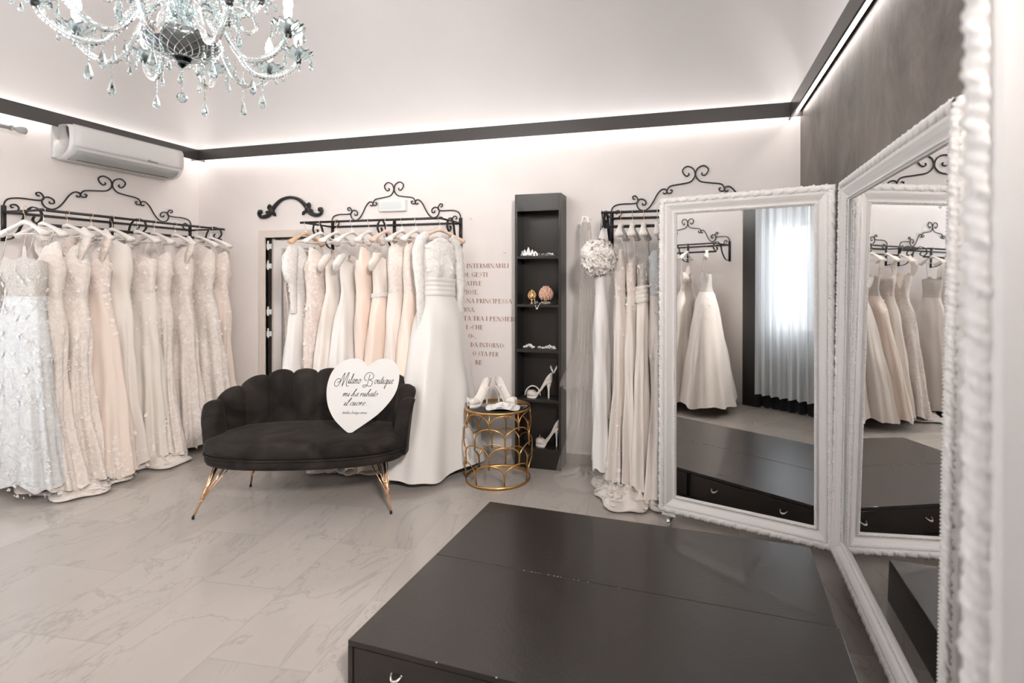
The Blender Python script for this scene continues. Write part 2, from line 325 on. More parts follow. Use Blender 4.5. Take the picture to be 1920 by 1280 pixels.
# LED profile: a dark face plate held off the wall, light strips above and below its web
O_, TH = 0.066, 0.010
def profile(name, p0, p1, nrm):
    p0, p1, n = Vector(p0), Vector(p1), Vector(nrm); t = (p1 - p0).normalized(); L_ = (p1 - p0).length
    R = Matrix((t, n, Vector((0, 0, 1)))).transposed().to_4x4(); R.translation = p0
    o = MB().box((0, O_, ZB), (L_, O_ + TH, ZT)).box((0, 0, 2.588), (L_, O_, 2.594)).box((0, 0.016, 2.5725), (L_, 0.042, 2.588)).xf(R).build(name, M['band'], kind='structure', smooth=False)
    e = MB().grid([[(0, 0.018, 2.572), (L_, 0.018, 2.572)], [(0, 0.040, 2.572), (L_, 0.040, 2.572)]])
    e2 = MB().grid([[(0, 0.012, 2.604), (L_, 0.012, 2.604)], [(0, 0.050, 2.604), (L_, 0.050, 2.604)]], flip=True).xf(R); e2.build('led_strip', M['led_up'], parent=o, smooth=False)
    e.xf(R)
    e.build('led_strip', M['led'], parent=o, smooth=False)
    return o
profile('trim_1', (XL, YB, 0), (XR, YB, 0), (0, -1, 0))
profile('trim_2', (XL, YF, 0), (XL, YB, 0), (1, 0, 0))
profile('trim_3', (XR, YB, 0), (XR, YF, 0), (-1, 0, 0))
profile('trim_4', (XR, YF, 0), (XL, YF, 0), (0, 1, 0))

# ------------------------------------------------------------------ doorway with casing, hinges and a glazed leaf
d = MB()
cw = 0.065
d.box((DX0 - cw, YB - 0.018, 0), (DX0, YB + 0.10, DZ + cw)); d.box((DX1, YB - 0.018, 0), (DX1 + cw, YB + 0.10, DZ + cw)); d.box((DX0, YB - 0.018, DZ), (DX1, YB + 0.10, DZ + cw))
dr = d.box((DX0 + 0.0185, YB + 0.05, 0), (DX0 + 0.054, YB + 0.09, DZ - 0.001)).build('door_1', mat('cream_door_casing', (0.74, 0.67, 0.61), 0.5), kind='structure', mods=bevel(0.004))
lf = MB(); a0, a1 = DX0 + 0.055, DX1 - 0.01
lf.box((a0, YB + 0.03, 0.01), (a0 + 0.09, YB + 0.07, DZ - 0.02)); lf.box((a1 - 0.09, YB + 0.03, 0.01), (a1, YB + 0.07, DZ - 0.02)); lf.box((a0 + 0.09, YB + 0.03, DZ - 0.10), (a1 - 0.09, YB + 0.07, DZ - 0.02)); lf.box((a0 + 0.09, YB + 0.03, 0.01), (a1 - 0.09, YB + 0.07, 0.2))
leaf = lf.build('door_leaf', M['white_frame'], parent=dr, mods=bevel(0.003))
MB().grid([[(a0 + 0.09, YB + 0.045, 0.2), (a1 - 0.09, YB + 0.060, 0.2)], [(a0 + 0.09, YB + 0.045, DZ - 0.1), (a1 - 0.09, YB + 0.060, DZ - 0.1)]]).build('door_mirror', M['mirror'], parent=leaf, smooth=False)
MB().box((DX0 + 0.001, YB + 0.02, 0.0), (DX0 + 0.018, YB + 0.09, DZ - 0.004)).build('jamb_strip', M['black_paint'], parent=dr, smooth=False)
for z in (1.70, 1.52, 1.10, 0.9, 0.45):
    MB().box((DX0 + 0.004, YB + 0.006, z), (DX0 + 0.048, YB + 0.019, z + 0.045)).tube([(DX0 + 0.026, YB + 0.0, z - 0.012), (DX0 + 0.026, YB + 0.0, z + 0.072)], 0.007).build('hinge', M['white_plastic'], parent=dr, smooth=False)

# ------------------------------------------------------------------ wrought iron wall racks
SC = 0.000484
def sp(L_): return [(-x * SC, h_ * SC) for x, h_ in L_]
SCROLLS = [sp([(-100, 652), (-93, 622), (-130, 606), (-172, 645), (-185, 700), (-135, 748), (-75, 742), (-22, 700), (-4, 630), (-22, 570), (-80, 515), (-200, 492), (-350, 470), (-398, 436), (-416, 385), (-392, 358), (-352, 366), (-338, 400), (-368, 408)]),
           sp([(-470, 372), (-452, 352), (-425, 362), (-420, 400), (-450, 425), (-500, 415), (-560, 350), (-620, 240), (-685, 150), (-755, 110), (-830, 130), (-868, 200), (-850, 265), (-795, 287), (-738, 255), (-735, 205), (-778, 196), (-788, 228)]),
           sp([(-895, 290), (-925, 295), (-930, 328), (-890, 338), (-856, 295), (-852, 250), (-885, 226), (-965, 220), (-1060, 222), (-1150, 215), (-1228, 185), (-1262, 120), (-1264, 40), (-1258, -10)]),
           sp([(-1255, 10), (-1190, 0), (-1135, 28), (-1114, 76), (-1150, 120), (-1196, 105), (-1190, 74), (-1170, 78)])]
def rack(label, loc, rz, hw=0.61, lower=False, group='wrought iron dress racks on the walls'):
    t = thing('wall_rack', label, 'clothes rack', loc, rz, group)
    k = hw / 0.61
    s_ = MB()
    for c in SCROLLS:
        for sg in (-1, 1):
            P = catmull(c, 7); s_.tube([(sg * x * k, 0.012, z) for x, z in P], 0.0052, 6)
    s_.build('scrollwork', M['iron'], t)
    MB().tube([(-hw - 0.02, 0.38, 0), (hw + 0.02, 0.38, 0)], 0.0095, 8).build('front_rail', M['iron'], t)
    MB().tube([(-hw, 0.014, 0), (hw, 0.014, 0)], 0.009, 8).build('wall_rail', M['iron'], t)
    for sg in (-1, 1): MB().tube([(sg * hw, 0.014, 0), (sg * hw, 0.38, 0)], 0.008, 8).build('side_rail', M['iron'], t)
    ay = 1.45 if lower else 1.0
    arm = catmull([(0.012, -0.19), (0.07, -0.175), (0.12, -0.10), (0.145, -0.02), (0.19, 0.022), (0.24, 0.0), (0.255, -0.05), (0.225, -0.085), (0.195, -0.065), (0.205, -0.04)], 7)
    for x in (-hw, 0, hw):
        MB().box((x - 0.014, 0.0, -0.2), (x + 0.014, 0.008, 0.045)).ball((x, 0.012, 0.03), 0.007).ball((x, 0.012, -0.15), 0.007).build('bracket', M['iron'], t, mods=None)
        MB().tube([(x, y * ay, z) for y, z in arm], 0.0065, 6, flat=(1.6, 0.8)).build('bracket_arm', M['iron'], t)
    if lower: MB().tube([(-hw - 0.02, 0.345, -0.095), (hw + 0.02, 0.345, -0.095)], 0.011, 10).build('lower_rail', M['iron'], t)
    return t
RZ = 1.88
rack('black wrought iron rack on the left wall below the air conditioner', (XL, 3.22, RZ), -PI / 2, 0.70, True)
rack('black wrought iron rack on the back wall behind the velvet loveseat', (-2.41, YB, RZ), PI, 0.61)
rack('black wrought iron rack behind the tall white mirror, holding the ruffled bolero', (0.05, YB, RZ), PI, 0.61, True)
rack('black wrought iron rack seen only in the mirrors, nearest the black pillar', (-2.16, YF, RZ), 0, 0.58, True)
rack('black wrought iron rack seen only in the far right mirror, its right neighbour hidden', (-3.42, YF, RZ), 0, 0.49, True)

# ------------------------------------------------------------------ ornate standing mirrors
def mirror_panel(label, A, u_ang, w, h, z0, tilt, back=0.012, casters=(), deep=0.0):
    """frame in local x (along), z (up), y towards the room (front)"""
    t = thing('standing_mirror', label, 'mirror', (A[0], A[1], z0), 0, 'white framed fitting mirrors')
    # local +y is the front normal; x runs from A along the frame
    u = Vector((math.cos(u_ang), math.sin(u_ang), 0)); n = Vector((math.sin(u_ang), -math.cos(u_ang), 0))
    t.matrix_world = Matrix(((u.x, -n.x, 0, A[0]), (u.y, -n.y, 0, A[1]), (0, 0, 1, z0), (0, 0, 0, 1))) @ Matrix.Rotation(-tilt, 4, 'X')
    fw = 0.098
    prof = [(0.0, 0.028), (0.004, 0.012), (0.030, 0.006), (0.034, 0.010), (0.040, 0.006), (0.048, 0.008), (0.062, 0.018), (0.074, 0.030), (0.080, 0.034), (0.083, 0.028), (0.086, 0.024), (0.092, 0.026), (0.097, 0.029), (fw, 0.034), (fw, 0.05), (0.0, 0.05)]
    f = MB(); loops = []
    for dx, dy in prof: loops.append([(dx, dy, dx), (w - dx, dy, dx), (w - dx, dy, h - dx), (dx, dy, h - dx)])
    f.grid(loops, cu=True, cv=True); f.build('frame', M['white_frame'], t, smooth=False)
    # carved rope border
    R = random.Random(5); rb = MB(); ins = 0.018
    cs = [(ins, ins), (w - ins, ins), (w - ins, h - ins), (ins, h - ins)]
    for i in range(4):
        (x0, z0_), (x1, z1_) = cs[i], cs[(i + 1) % 4]; L_ = math.hypot(x1 - x0, z1_ - z0_); ns = int(L_ / 0.0055); k = 12
        tx, tz = (x1 - x0) / L_, (z1_ - z0_) / L_; Pp = []
        for j in range(ns + 1):
            s = L_ * j / ns; ring = []
            for a in range(k):
                th = 2 * PI * a / k
                lump = 0.34 * abs(math.sin(PI * s / 0.056 + th * 1.0)) ** 0.8 + 0.16 * math.sin(2 * PI * s / 0.0187 + th * 2) + 0.10 * math.sin(s * 213 + th * 3) - 0.06
                rr = 0.0175 * (0.78 + lump)
                o_ = rr * math.cos(th); yy = 0.012 - 0.72 * rr * math.sin(th)
                ring.append((x0 + tx * s - tz * o_, yy, z0_ + tz * s + tx * o_))
            Pp.append(ring)
        rb.grid(Pp, cv=True)
    rb.build('carved_border', M['white_frame'], t)
    bd = MB(); ib = 0.089; pr = 0.0042
    for (x0, z0_), (x1, z1_) in (((ib, ib), (w - ib, ib)), ((w - ib, ib), (w - ib, h - ib)), ((w - ib, h - ib), (ib, h - ib)), ((ib, h - ib), (ib, ib))):
        L_ = math.hypot(x1 - x0, z1_ - z0_); ns = int(L_ / 0.0105)
        for j in range(ns):
            q = j / ns; bd.ball((x0 + (x1 - x0) * q, 0.0225, z0_ + (z1_ - z0_) * q), pr, 6, 4)
    bd.build('beading', M['white_frame'], t)
    MB().grid([[(fw - 0.004, 0.0355, fw - 0.004), (w - fw + 0.004, 0.0355, fw - 0.004)], [(fw - 0.004, 0.0355, h - fw + 0.004), (w - fw + 0.004, 0.0355, h - fw + 0.004)]]).build('glass', M['mirror'], t, smooth=False)
    MB().box((0.004, 0.050, 0.004), (w - 0.004, 0.050 + back, h - 0.004)).build('backing', M['white_frame'], t, smooth=False)
    for cx_ in casters:
        c = MB(); c.box((cx_ - 0.04, 0.012, -0.018), (cx_ + 0.04, 0.052, 0.003)).build('caster_plate', M['white_frame'], t, smooth=False)
        c = MB(); zc = -z0 + 0.0262
        c.tube([(cx_, 0.03, -0.018), (cx_, 0.03, zc + 0.02)], 0.007, 8)
        c.ball((cx_, 0.018, zc), 0.0245, 14, 10, (0.62, 1, 1)).ball((cx_, 0.042, zc), 0.0245, 14, 10, (0.62, 1, 1)); c.build('caster', M['chrome'], t)
    return t
angA = math.atan2(2.8586 - 3.1242, 0.6776 + 0.1696) + 0.015
mirror_panel('tall white carved mirror nearest the hanging gowns, reflecting the window curtain', (-0.1696, 3.1242), angA, 0.903, 1.811, 0.081, 0.006, casters=(0.06,))
mirror_panel('wide white carved mirror standing along the dark plaster wall', (0.674, 2.872), -PI / 2 - 0.0395, 1.30, 1.811, 0.081, 0.017, casters=(1.22,))
Cx, Cy = 0.303, 0.735
angC = math.atan2(-0.895, 0.445)
mirror_panel('white carved mirror wing closest to the camera, cut by the picture edge', (Cx, Cy), angC, 0.860, 1.811, 0.081, 0.004, back=0.03, casters=(0.10, 0.76))

# ------------------------------------------------------------------ black two-part podium with drawers
DA = -0.0511
def dais(label, s0, s1, drawer_face, groove):
    u = Vector((math.cos(DA), math.sin(DA), 0)); v = Vector((-math.sin(DA), math.cos(DA), 0)); O = Vector((-1.0667, 2.7669, 0))
    t = thing('podium', label, 'podium', O - v * s1, DA, 'black fitting podium sections')
    Wd, D_, H_ = 1.619, s1 - s0, 0.1829
    if drawer_face == 'far': Wd -= 0.006
    y_in = 0.02
    top = MB().box((0, 0, H_ - 0.019), (Wd, D_, H_)); top.build('top', M['dais'], t, mods=bevel(0.0018))
    bd = MB(); fy = (D_ - 0.019, D_) if drawer_face == 'far' else (0, 0.019)
    by = (0.0, 0.019) if drawer_face == 'far' else (D_ - 0.019, D_)
    zt = H_ - 0.0195
    bd.box((0, 0.0, 0), (0.018, D_, zt)).box((Wd - 0.018, 0, 0), (Wd, D_, zt)).box((0.0185, by[0], 0), (Wd - 0.0185, by[1], zt)).box((Wd / 2 - 0.01, 0.02, 0.0), (Wd / 2 + 0.01, D_ - 0.02, zt)).box((0.0185, min(fy[0], fy[1] - 0.019), 0), (Wd - 0.0185, fy[1], 0.012))
    bd.build('body', M['dais'], t, smooth=False)
    for i in range(2):
        x0 = 0.021 + i * (Wd / 2 + 0.004 - 0.003); x1 = Wd / 2 - 0.003 if i == 0 else Wd - 0.021
        dy = (fy[0] + 0.003, fy[1] - 0.004) if drawer_face == 'far' else (fy[0] + 0.004, fy[1] - 0.003)
        dr_ = MB().box((x0, dy[0], 0.015), (x1, dy[1], zt - 0.004)).build('drawer', M['dais'], t, mods=bevel(0.0015))
        hs = (x0 + 0.17, x1 - 0.17); yo = dy[1] + 0.018 if drawer_face == 'far' else dy[0] - 0.018; sg = -1 if drawer_face == 'far' else 1
        for hx in hs:
            a = np.linspace(-0.15 * PI, -0.85 * PI, 15); P = [(hx + 0.021 * math.cos(q), yo - sg * -0.0 , 0.100 + 0.021 * math.sin(q)) for q in a]
            P = [(x, yo + sg * 0.016 * abs((j - 7) / 7) ** 2, z + 0.014) for j, (x, y, z) in enumerate(P)]
            r = [0.0022 + 0.0040 * math.sin(PI * j / 14) for j in range(15)]
            MB().tube(P, r, 8, flat=(1.0, 1.0)).ball((P[0][0], P[0][1] + sg * 0.001, P[0][2]), 0.004).ball((P[-1][0], P[-1][1] + sg * 0.001, P[-1][2]), 0.004).build('handle', M['steel'], dr_)
    if drawer_face == 'near':
        R = random.Random(2); m = MB()
        for x in (0.42, 0.455, 0.475, 0.49, 0.53, 0.555, 0.57, 0.585, 0.64, 0.66, 0.70, 0.83): m.box((x, D_ - 0.0022, H_ - 0.0006), (x + R.uniform(.002, .006), D_ + 0.0002, H_ + 0.0003))
        for x in (0.34, 0.55): m.box((x, -0.0003, H_ - 0.002), (x + .005, 0.002, H_ + 0.0003))
        m.build('chipped_paint', M['white_plastic'], t, smooth=False)
    return t
dais('black lacquered podium section beside the mirrors, its drawers facing the gowns', 0.0, 0.5940, 'far', 0)
dais('black lacquered podium section nearest the viewer with crescent drawer handle', 0.5962, 1.1915, 'near', 0)

# ------------------------------------------------------------------ scalloped velvet loveseat
sofa = thing('loveseat', 'black velvet channel-back loveseat with rose gold hairpin legs', 'sofa', (-2.356, 2.904, 0), math.atan2(0.321, 0.947))
NCH = 11
def back_path(s, off=0.0):
    ph = PI * s; a_, b_ = 0.548 + off, 0.36 + off
    cx_, sx_ = math.cos(ph), math.sin(ph)
    return -a_ * math.copysign(abs(cx_) ** 0.62, cx_), 0.085 - b_ * abs(sx_) ** 0.62
bs = MB(); ns = NCH * 12; rows = []
ss = []
# even arc length
raw = [back_path(i / 2000) for i in range(2001)]; cum = [0]
for i in range(2000): cum.append(cum[-1] + math.hypot(raw[i + 1][0] - raw[i][0], raw[i + 1][1] - raw[i][1]))
for i in range(ns + 1): ss.append(np.interp(cum[-1] * i / ns, cum, np.linspace(0, 1, 2001)))
for i, s in enumerate(ss):
    q = i / ns; ch = abs(math.sin(PI * NCH * q)); bul = ch ** 0.55
    H_ = 0.60 + 0.155 * float(sstep(0, 0.34, min(q, 1 - q))) + 0.032 * bul
    if min(q, 1 - q) < 0.045: H_ -= 0.11 * (1 - min(q, 1 - q) / 0.045) ** 1.6
    th = 0.065; ring = []
    zs = [0.30, 0.36, 0.42, 0.48, 0.54, 0.60]
    flare = lambda z: 0.055 * ((z - 0.30) / 0.45) ** 1.3 if z > 0.30 else 0
    inn = [0.30 + (H_ - 0.035 - 0.30) * j / 9 for j in range(10)]
    for z in inn: ring.append((flare(z) - 0.022 * bul, z))
    fl = flare(H_)
    for j in range(1, 6): a = PI * j / 6; ring.append((fl + th / 2 - (th / 2 + 0.022 * bul) * math.cos(a), H_ - 0.035 + 0.035 * math.sin(a)))
    for z in inn[::-1]: ring.append((flare(z) + th + 0.012 * bul, z))
    pts = []
    for off, z in ring: x, y = back_path(s, off); pts.append((x, -y * -1, z))
    rows.append(pts)
R_ = np.array(rows); bs.grid(R_, cv=True, flip=True)
nring = R_.shape[1]; bs.f.append(list(range(nring))); bs.f.append([ns * nring + j for j in range(nring)][::-1]); bs.mi += [0, 0]
bs.xf(np.diag([1, 1, 1, 1]))
bo = bs.build('backrest', M['velvet'], sofa)
# seat: v positive is the front in the path above, world front is local -y
for me in (bo.data,):
    for v_ in me.vertices: v_.co.y = -v_.co.y
    me.flip_normals()
def seat_outline(n=96):
    pts = []
    for i in range(n):
        a = 2 * PI * i / n; x = math.cos(a); y = math.sin(a)
        if y < 0:   # front, towards the room
            px_, py_ = 0.612 * math.copysign(abs(x) ** 0.8, x), -0.035 - 0.265 * abs(y) ** 0.85
        else: px_, py_ = 0.612 * math.copysign(abs(x) ** 0.62, x), -0.035 + 0.33 * abs(y) ** 0.7
        pts.append((px_, py_))
    return np.array(pts)
so = seat_outline()
def slab(prof):
    return [[(x * k, -0.02 + (y + 0.02) * k, z) for x, y in so] for k, z in prof]
MB().grid(slab([(0.0, 0.285), (0.90, 0.285), (0.985, 0.292), (1.0, 0.31), (1.0, 0.335), (0.985, 0.345), (0.9, 0.347), (0, 0.347)]), cv=True).build('seat_base', M['velvet'], sofa)
MB().grid(slab([(0.0, 0.348), (0.93, 0.348), (0.995, 0.356), (1.012, 0.375), (1.008, 0.400), (0.985, 0.422), (0.93, 0.438), (0.8, 0.448), (0.5, 0.455), (0.0, 0.458)]), cv=True).build('seat_cushion', M['velvet'], sofa)
MB().tube([(x * 1.004, -0.02 + (y + 0.02) * 1.004, 0.347) for x, y in so], 0.006, 6, closed=True).build('piping', M['velvet'], sofa)
for (tx, ty), (fx, fy) in (((-0.50, -0.14), (-0.586, -0.247)), ((0.50, -0.14), (0.568, -0.247)), ((-0.42, 0.17), (-0.488, 0.24)), ((0.42, 0.17), (0.507, 0.255))):
    p0, p1 = np.array([tx, ty, 0.285]), np.array([fx, fy, 0.012])
    lg = MB().tube([p0, p1], [0.0085, 0.0065], 10); lg.ball(p0, 0.011)
    d_ = (p1 - p0); 
    inw = np.array([-math.copysign(0.085, tx), 0.0, 0]); inw2 = np.array([-math.copysign(0.045, tx), 0.05 * (1 if ty < 0 else -1), 0])
    for q in (inw, inw2, inw * 0.55, -inw * 0.25): lg.tube([p0 + q, p0 + d_ * 0.72], 0.0028, 6)
    for f_ in (0.42, 0.55, 0.70):
        c = p0 + d_ * f_; a = np.linspace(0, 2 * PI, 17)[:-1]; rr = 0.016 - 0.004 * f_
        lg.tube([(c[0] + rr * math.cos(q), c[1] + rr * math.sin(q), c[2] + 0.008 * math.cos(q)) for q in a], 0.0022, 5, closed=True)
    lo = lg.build('leg', M['rose_gold'], sofa)
    MB().tube([p1 + [0, 0, -0.012], p1 + [0, 0, 0.004]], 0.0075, 10).build('foot_cap', M['rubber'], lo)

# ------------------------------------------------------------------ heart sign with its lettering
def sgn():
    t = thing('heart_sign', 'white heart-shaped sign with black script leaning on the loveseat', 'sign', (0, 0, 0))
    k = 0.00334 / 8.53
    # photo-true outline measured on the sign: x right, z up, origin at the tip
    out = [(450, 1220), (395, 1185), (250, 1040), (170, 920), (110, 770), (85, 600), (95, 450), (140, 300), (220, 180), (330, 100), (450, 68), (560, 75), (640, 115), (690, 170), (710, 207)]
    out2 = [(760, 165), (850, 110), (950, 84), (1050, 92), (1140, 145), (1200, 230), (1222, 340), (1215, 460), (1180, 600), (1110, 730), (1000, 860), (880, 970), (720, 1080), (560, 1180), (500, 1218)]
    o = np.concatenate([catmull(out, 6), catmull([out[-1]] + out2, 6)[1:]])
    cv = lambda p: ((p[0] - 460) * k, -(p[1] - 1222) * k * 1.03)
    P = [cv(p) for p in o]; n = len(P)
    b = MB(); c = (0.075, 0.24)
    fr = [(x, -0.006, z) for x, z in P]; bk = [(x, 0.0, z) for x, z in P]
    b.add(fr, [list(range(n))]); b.cur = 1; b.add(bk, [list(range(n))[::-1]]); b.grid([bk, fr], cv=True)
    b.build('board', [M['sign'], M['sign_edge']], t, smooth=False)
    ink = MB()
    def ribbon(pts, w, contrast=0.0, n=6):
        C_ = catmull(pts, n); T_ = np.gradient(C_, axis=0); T_ /= np.linalg.norm(T_, axis=1)[:, None] + 1e-9
        Nn = np.stack([-T_[:, 1], T_[:, 0]], 1); ww = w * (1 - contrast + contrast * 2.0 * np.clip(np.abs(T_[:, 1]) - 0.25, 0, 1))[:, None]
        A_, B_ = C_ + Nn * ww / 2, C_ - Nn * ww / 2
        f3 = lambda Q: [(cv(q)[0], -0.0066, cv(q)[1]) for q in Q]
        ink.grid([f3(A_), f3(B_)])
    G = dict(i=(.52, [[(0, .1), (.25, 1), (.2, .25), (.35, 0), (.55, .2)], [(.33, 1.5), (.36, 1.6)]]), l=(.5, [[(0, .1), (.35, 1.2), (.47, 2.1), (.36, 2.25), (.22, 1.5), (.18, .3), (.32, 0), (.5, .2)]]),
             a=(.98, [[(.72, .8), (.5, 1), (.2, .75), (.12, .25), (.33, 0), (.6, .35), (.76, 1), (.68, .3), (.8, 0), (1, .2)]]), n=(.9, [[(0, .5), (.2, 1), (.18, 0)], [(.18, .4), (.42, .95), (.62, .85), (.6, .2), (.72, 0), (.92, .2)]]),
             o=(.85, [[(.45, 1), (.15, .75), (.12, .25), (.35, 0), (.62, .25), (.66, .75), (.45, 1), (.62, .8), (.88, .85)]]), u=(.92, [[(0, .5), (.18, 1), (.14, .3), (.3, 0), (.5, .3), (.64, 1), (.6, .3), (.72, 0), (.94, .2)]]),
             t=(.55, [[(0, .1), (.25, 1), (.38, 1.75), (.24, .4), (.36, 0), (.56, .2)], [(.02, 1.1), (.55, 1.15)]]), q=(.92, [[(.7, .8), (.45, 1), (.17, .7), (.14, .25), (.35, 0), (.6, .4), (.75, 1), (.6, -.9), (.45, -1.1), (.42, -.7), (.94, .2)]]),
             e=(.68, [[(0, .3), (.35, .5), (.58, .8), (.43, 1), (.18, .75), (.13, .25), (.33, 0), (.7, .25)]]), m=(1.35, [[(0, .5), (.18, 1), (.15, 0)], [(.15, .4), (.38, .95), (.55, .85), (.52, 0)], [(.54, .4), (.8, .95), (.98, .85), (.95, .2), (1.08, 0), (1.35, .2)]]),
             h=(.9, [[(0, .1), (.38, 1.4), (.46, 2.1), (.34, 2.15), (.16, 0)], [(.16, .5), (.42, .95), (.57, .8), (.53, .2), (.66, 0), (.9, .2)]]), r=(.65, [[(0, .5), (.22, 1), (.18, 0)], [(.19, .55), (.38, .95), (.6, .9)]]),
             b=(.78, [[(0, .2), (.35, 1.5), (.4, 2.1), (.28, 2.1), (.14, .3), (.3, 0), (.58, .25), (.6, .75), (.4, .95), (.2, .7)]]), c=(.62, [[(.58, .8), (.4, 1), (.14, .7), (.12, .25), (.33, 0), (.64, .2)]]),
             s=(.5, [[(0, .1), (.3, 1), (.46, .35), (.28, 0), (.05, .15)]]))
    G['.'] = (.42, [[(.12, .02), (.18, .10)]]); G['_'] = (.6, [[(0, -.2), (.3, -.2), (.6, -.2)]]); G['@'] = (1.5, [[(.9, .9), (.6, 1), (.4, .6), (.5, .2), (.8, .3), (.95, .9), (.9, .3), (1.2, .3), (1.3, .9), (1, 1.4), (.5, 1.4), (.15, .9), (.2, .2), (.6, -.3), (1.1, -.2)]]); G[' '] = (.45, [])
    def script(txt, x, y, sz, w, slope, kx=1.0, slant=0.35, contrast=0.0, n=5):
        for ch in txt:
            adv, st = G[ch]
            for L_ in st: ribbon([(x + (px_ * kx + py_ * slant) * sz, y - py_ * sz) for px_, py_ in L_], w, contrast, n)
            x += adv * kx * sz; y += adv * kx * sz * slope
    ribbon([(245, 440), (285, 425), (288, 388), (250, 380), (212, 420), (200, 465), (225, 498), (262, 480), (300, 410), (335, 330), (362, 292), (352, 330), (335, 420), (318, 500), (350, 430), (395, 330), (425, 285), (405, 360), (385, 450), (392, 500), (420, 498)], 9)
    script('ilano', 405, 462, 68, 8, 0.035, 0.78, 0.28)
    ribbon([(755, 330), (735, 400), (715, 480), (690, 520), (650, 525), (645, 500), (690, 495), (750, 520), (785, 490), (790, 440), (745, 415), (800, 395), (808, 340), (770, 300), (710, 310), (670, 360), (672, 410), (705, 430)], 9)
    script('outique', 815, 483, 66, 8, 0.04, 0.86, 0.28)
    script('mi ha rubato', 325, 658, 50, 8, 0.045, 1.16, 0.6, 0.6)
    script('il cuore...', 350, 800, 50, 8, 0.045, 1.25, 0.6, 0.6)
    script('@milano_boutique_sermini', 338, 925, 20, 3.4, 0.05, 1.0, 0.3, 0.2, 3)
    ink.build('lettering', M['ink'], t, smooth=False)
    # lean it on the cushion and the channel back
    tip = Vector((-2.062, 2.90, 0.452)); 
    yaw = math.atan2(2.108 * 0.8 + 0.0, 2.95) 
    t.matrix_world = Matrix.Translation(tip) @ Matrix.Rotation(math.radians(27), 4, 'Z') @ Matrix.Rotation(math.radians(-14), 4, 'X')
    return t
sgn()

# ------------------------------------------------------------------ gold scalloped side table
tb = thing('side_table', 'round gold side table with scalloped wire sides and black glass top', 'side table', (-1.3122, 3.5639, 0))
TR, THt = 0.226, 0.519
def ring(r, z0, z1, th=0.005):
    m = MB(); m.lathe([(r - th, z0), (r, z0), (r, z1), (r - th, z1), (r - th, z0)], 64); return m
ring(TR + 0.004, 0.0, 0.020).build('bottom_ring', M['gold'], tb)
ring(TR + 0.004, THt - 0.016, THt).build('top_ring', M['gold'], tb)
MB().lathe([(0.0, THt - 0.010), (TR - 0.0015, THt - 0.010), (TR - 0.0015, THt - 0.0012), (0, THt - 0.0012)], 64).build('glass_top', M['black_glass'], tb)
sc = MB(); NA = 7
def cyl(a, z, r): return (r * math.cos(a), r * math.sin(a), z)
for row, (z0, zt) in enumerate(((0.02, 0.165), (0.135, 0.29), (0.26, 0.41), (0.385, THt - 0.02))):
    for j in range(NA):
        ac = (j + 0.5 * (row % 2)) * 2 * PI / NA + 0.32; hw = PI / NA
        bulge = lambda z: TR + 0.018 * math.sin(PI * min(max((z - 0.02) / 0.47, 0), 1))
        pts = []
        zs = z0 if row == 0 else z0 + 0.0
        zt_ = zt; zspring = zt_ - 0.075
        for q in np.linspace(0, PI, 21): pts.append((ac - hw * math.cos(q), zspring + 0.075 * math.sin(q)))
        base = 0.02 if row == 0 else z0 + 0.005
        pts = [(ac - hw, base)] + pts + [(ac + hw, base)]
        sc.tube([cyl(a, z, bulge(z)) for a, z in pts], 0.0048, 6, flat=(0.55, 1.2))
for j in range(NA):
    if True:
        a = (j) * 2 * PI / NA + 0.32
        sc.tube([cyl(a, 0.41 - 0.0, TR + 0.010), cyl(a, THt - 0.01, TR)], 0.0045, 6)
sc.build('scalloped_side', M['gold'], tb)

# ------------------------------------------------------------------ narrow black shelf unit
SX0, SX1, SY = -1.2706, -0.9104, 3.8186
sh = thing('shelf_unit', 'tall narrow black shelf unit standing against the white wall', 'shelf', (SX0, SY, 0))
w_, dp = SX1 - SX0, YB - 0.013 - SY; SH = 2.063
b = MB(); b.box((0, 0, 0), (0.018, dp, SH)).box((w_ - 0.018, 0, 0), (w_, dp, SH)).build('side_panel', M['black_paint'], sh, mods=bevel(0.0015))
MB().box((0.0181, dp - 0.006, 0.0), (w_ - 0.0181, dp, SH - 0.02)).build('back_panel', M['black_paint'], sh, smooth=False)
MB().box((0.0181, 0, SH - 0.018), (w_ - 0.0181, dp - 0.0061, SH)).box((0.0181, 0.001, 1.935), (w_ - 0.0181, 0.019, SH - 0.0181)).build('top_panel', M['black_paint'], sh, smooth=False)
MB().box((0.0181, 0.001, 0), (w_ - 0.0181, 0.019, 0.13)).build('plinth', M['black_paint'], sh, smooth=False)
SHZ = (1.595, 1.232, 0.890, 0.518, 0.150)
for z in SHZ: MB().box((0.0182, 0.001, z - 0.020), (w_ - 0.0182, dp - 0.0062, z)).build('shelf_board', M['black_paint'], sh, mods=bevel(0.001))

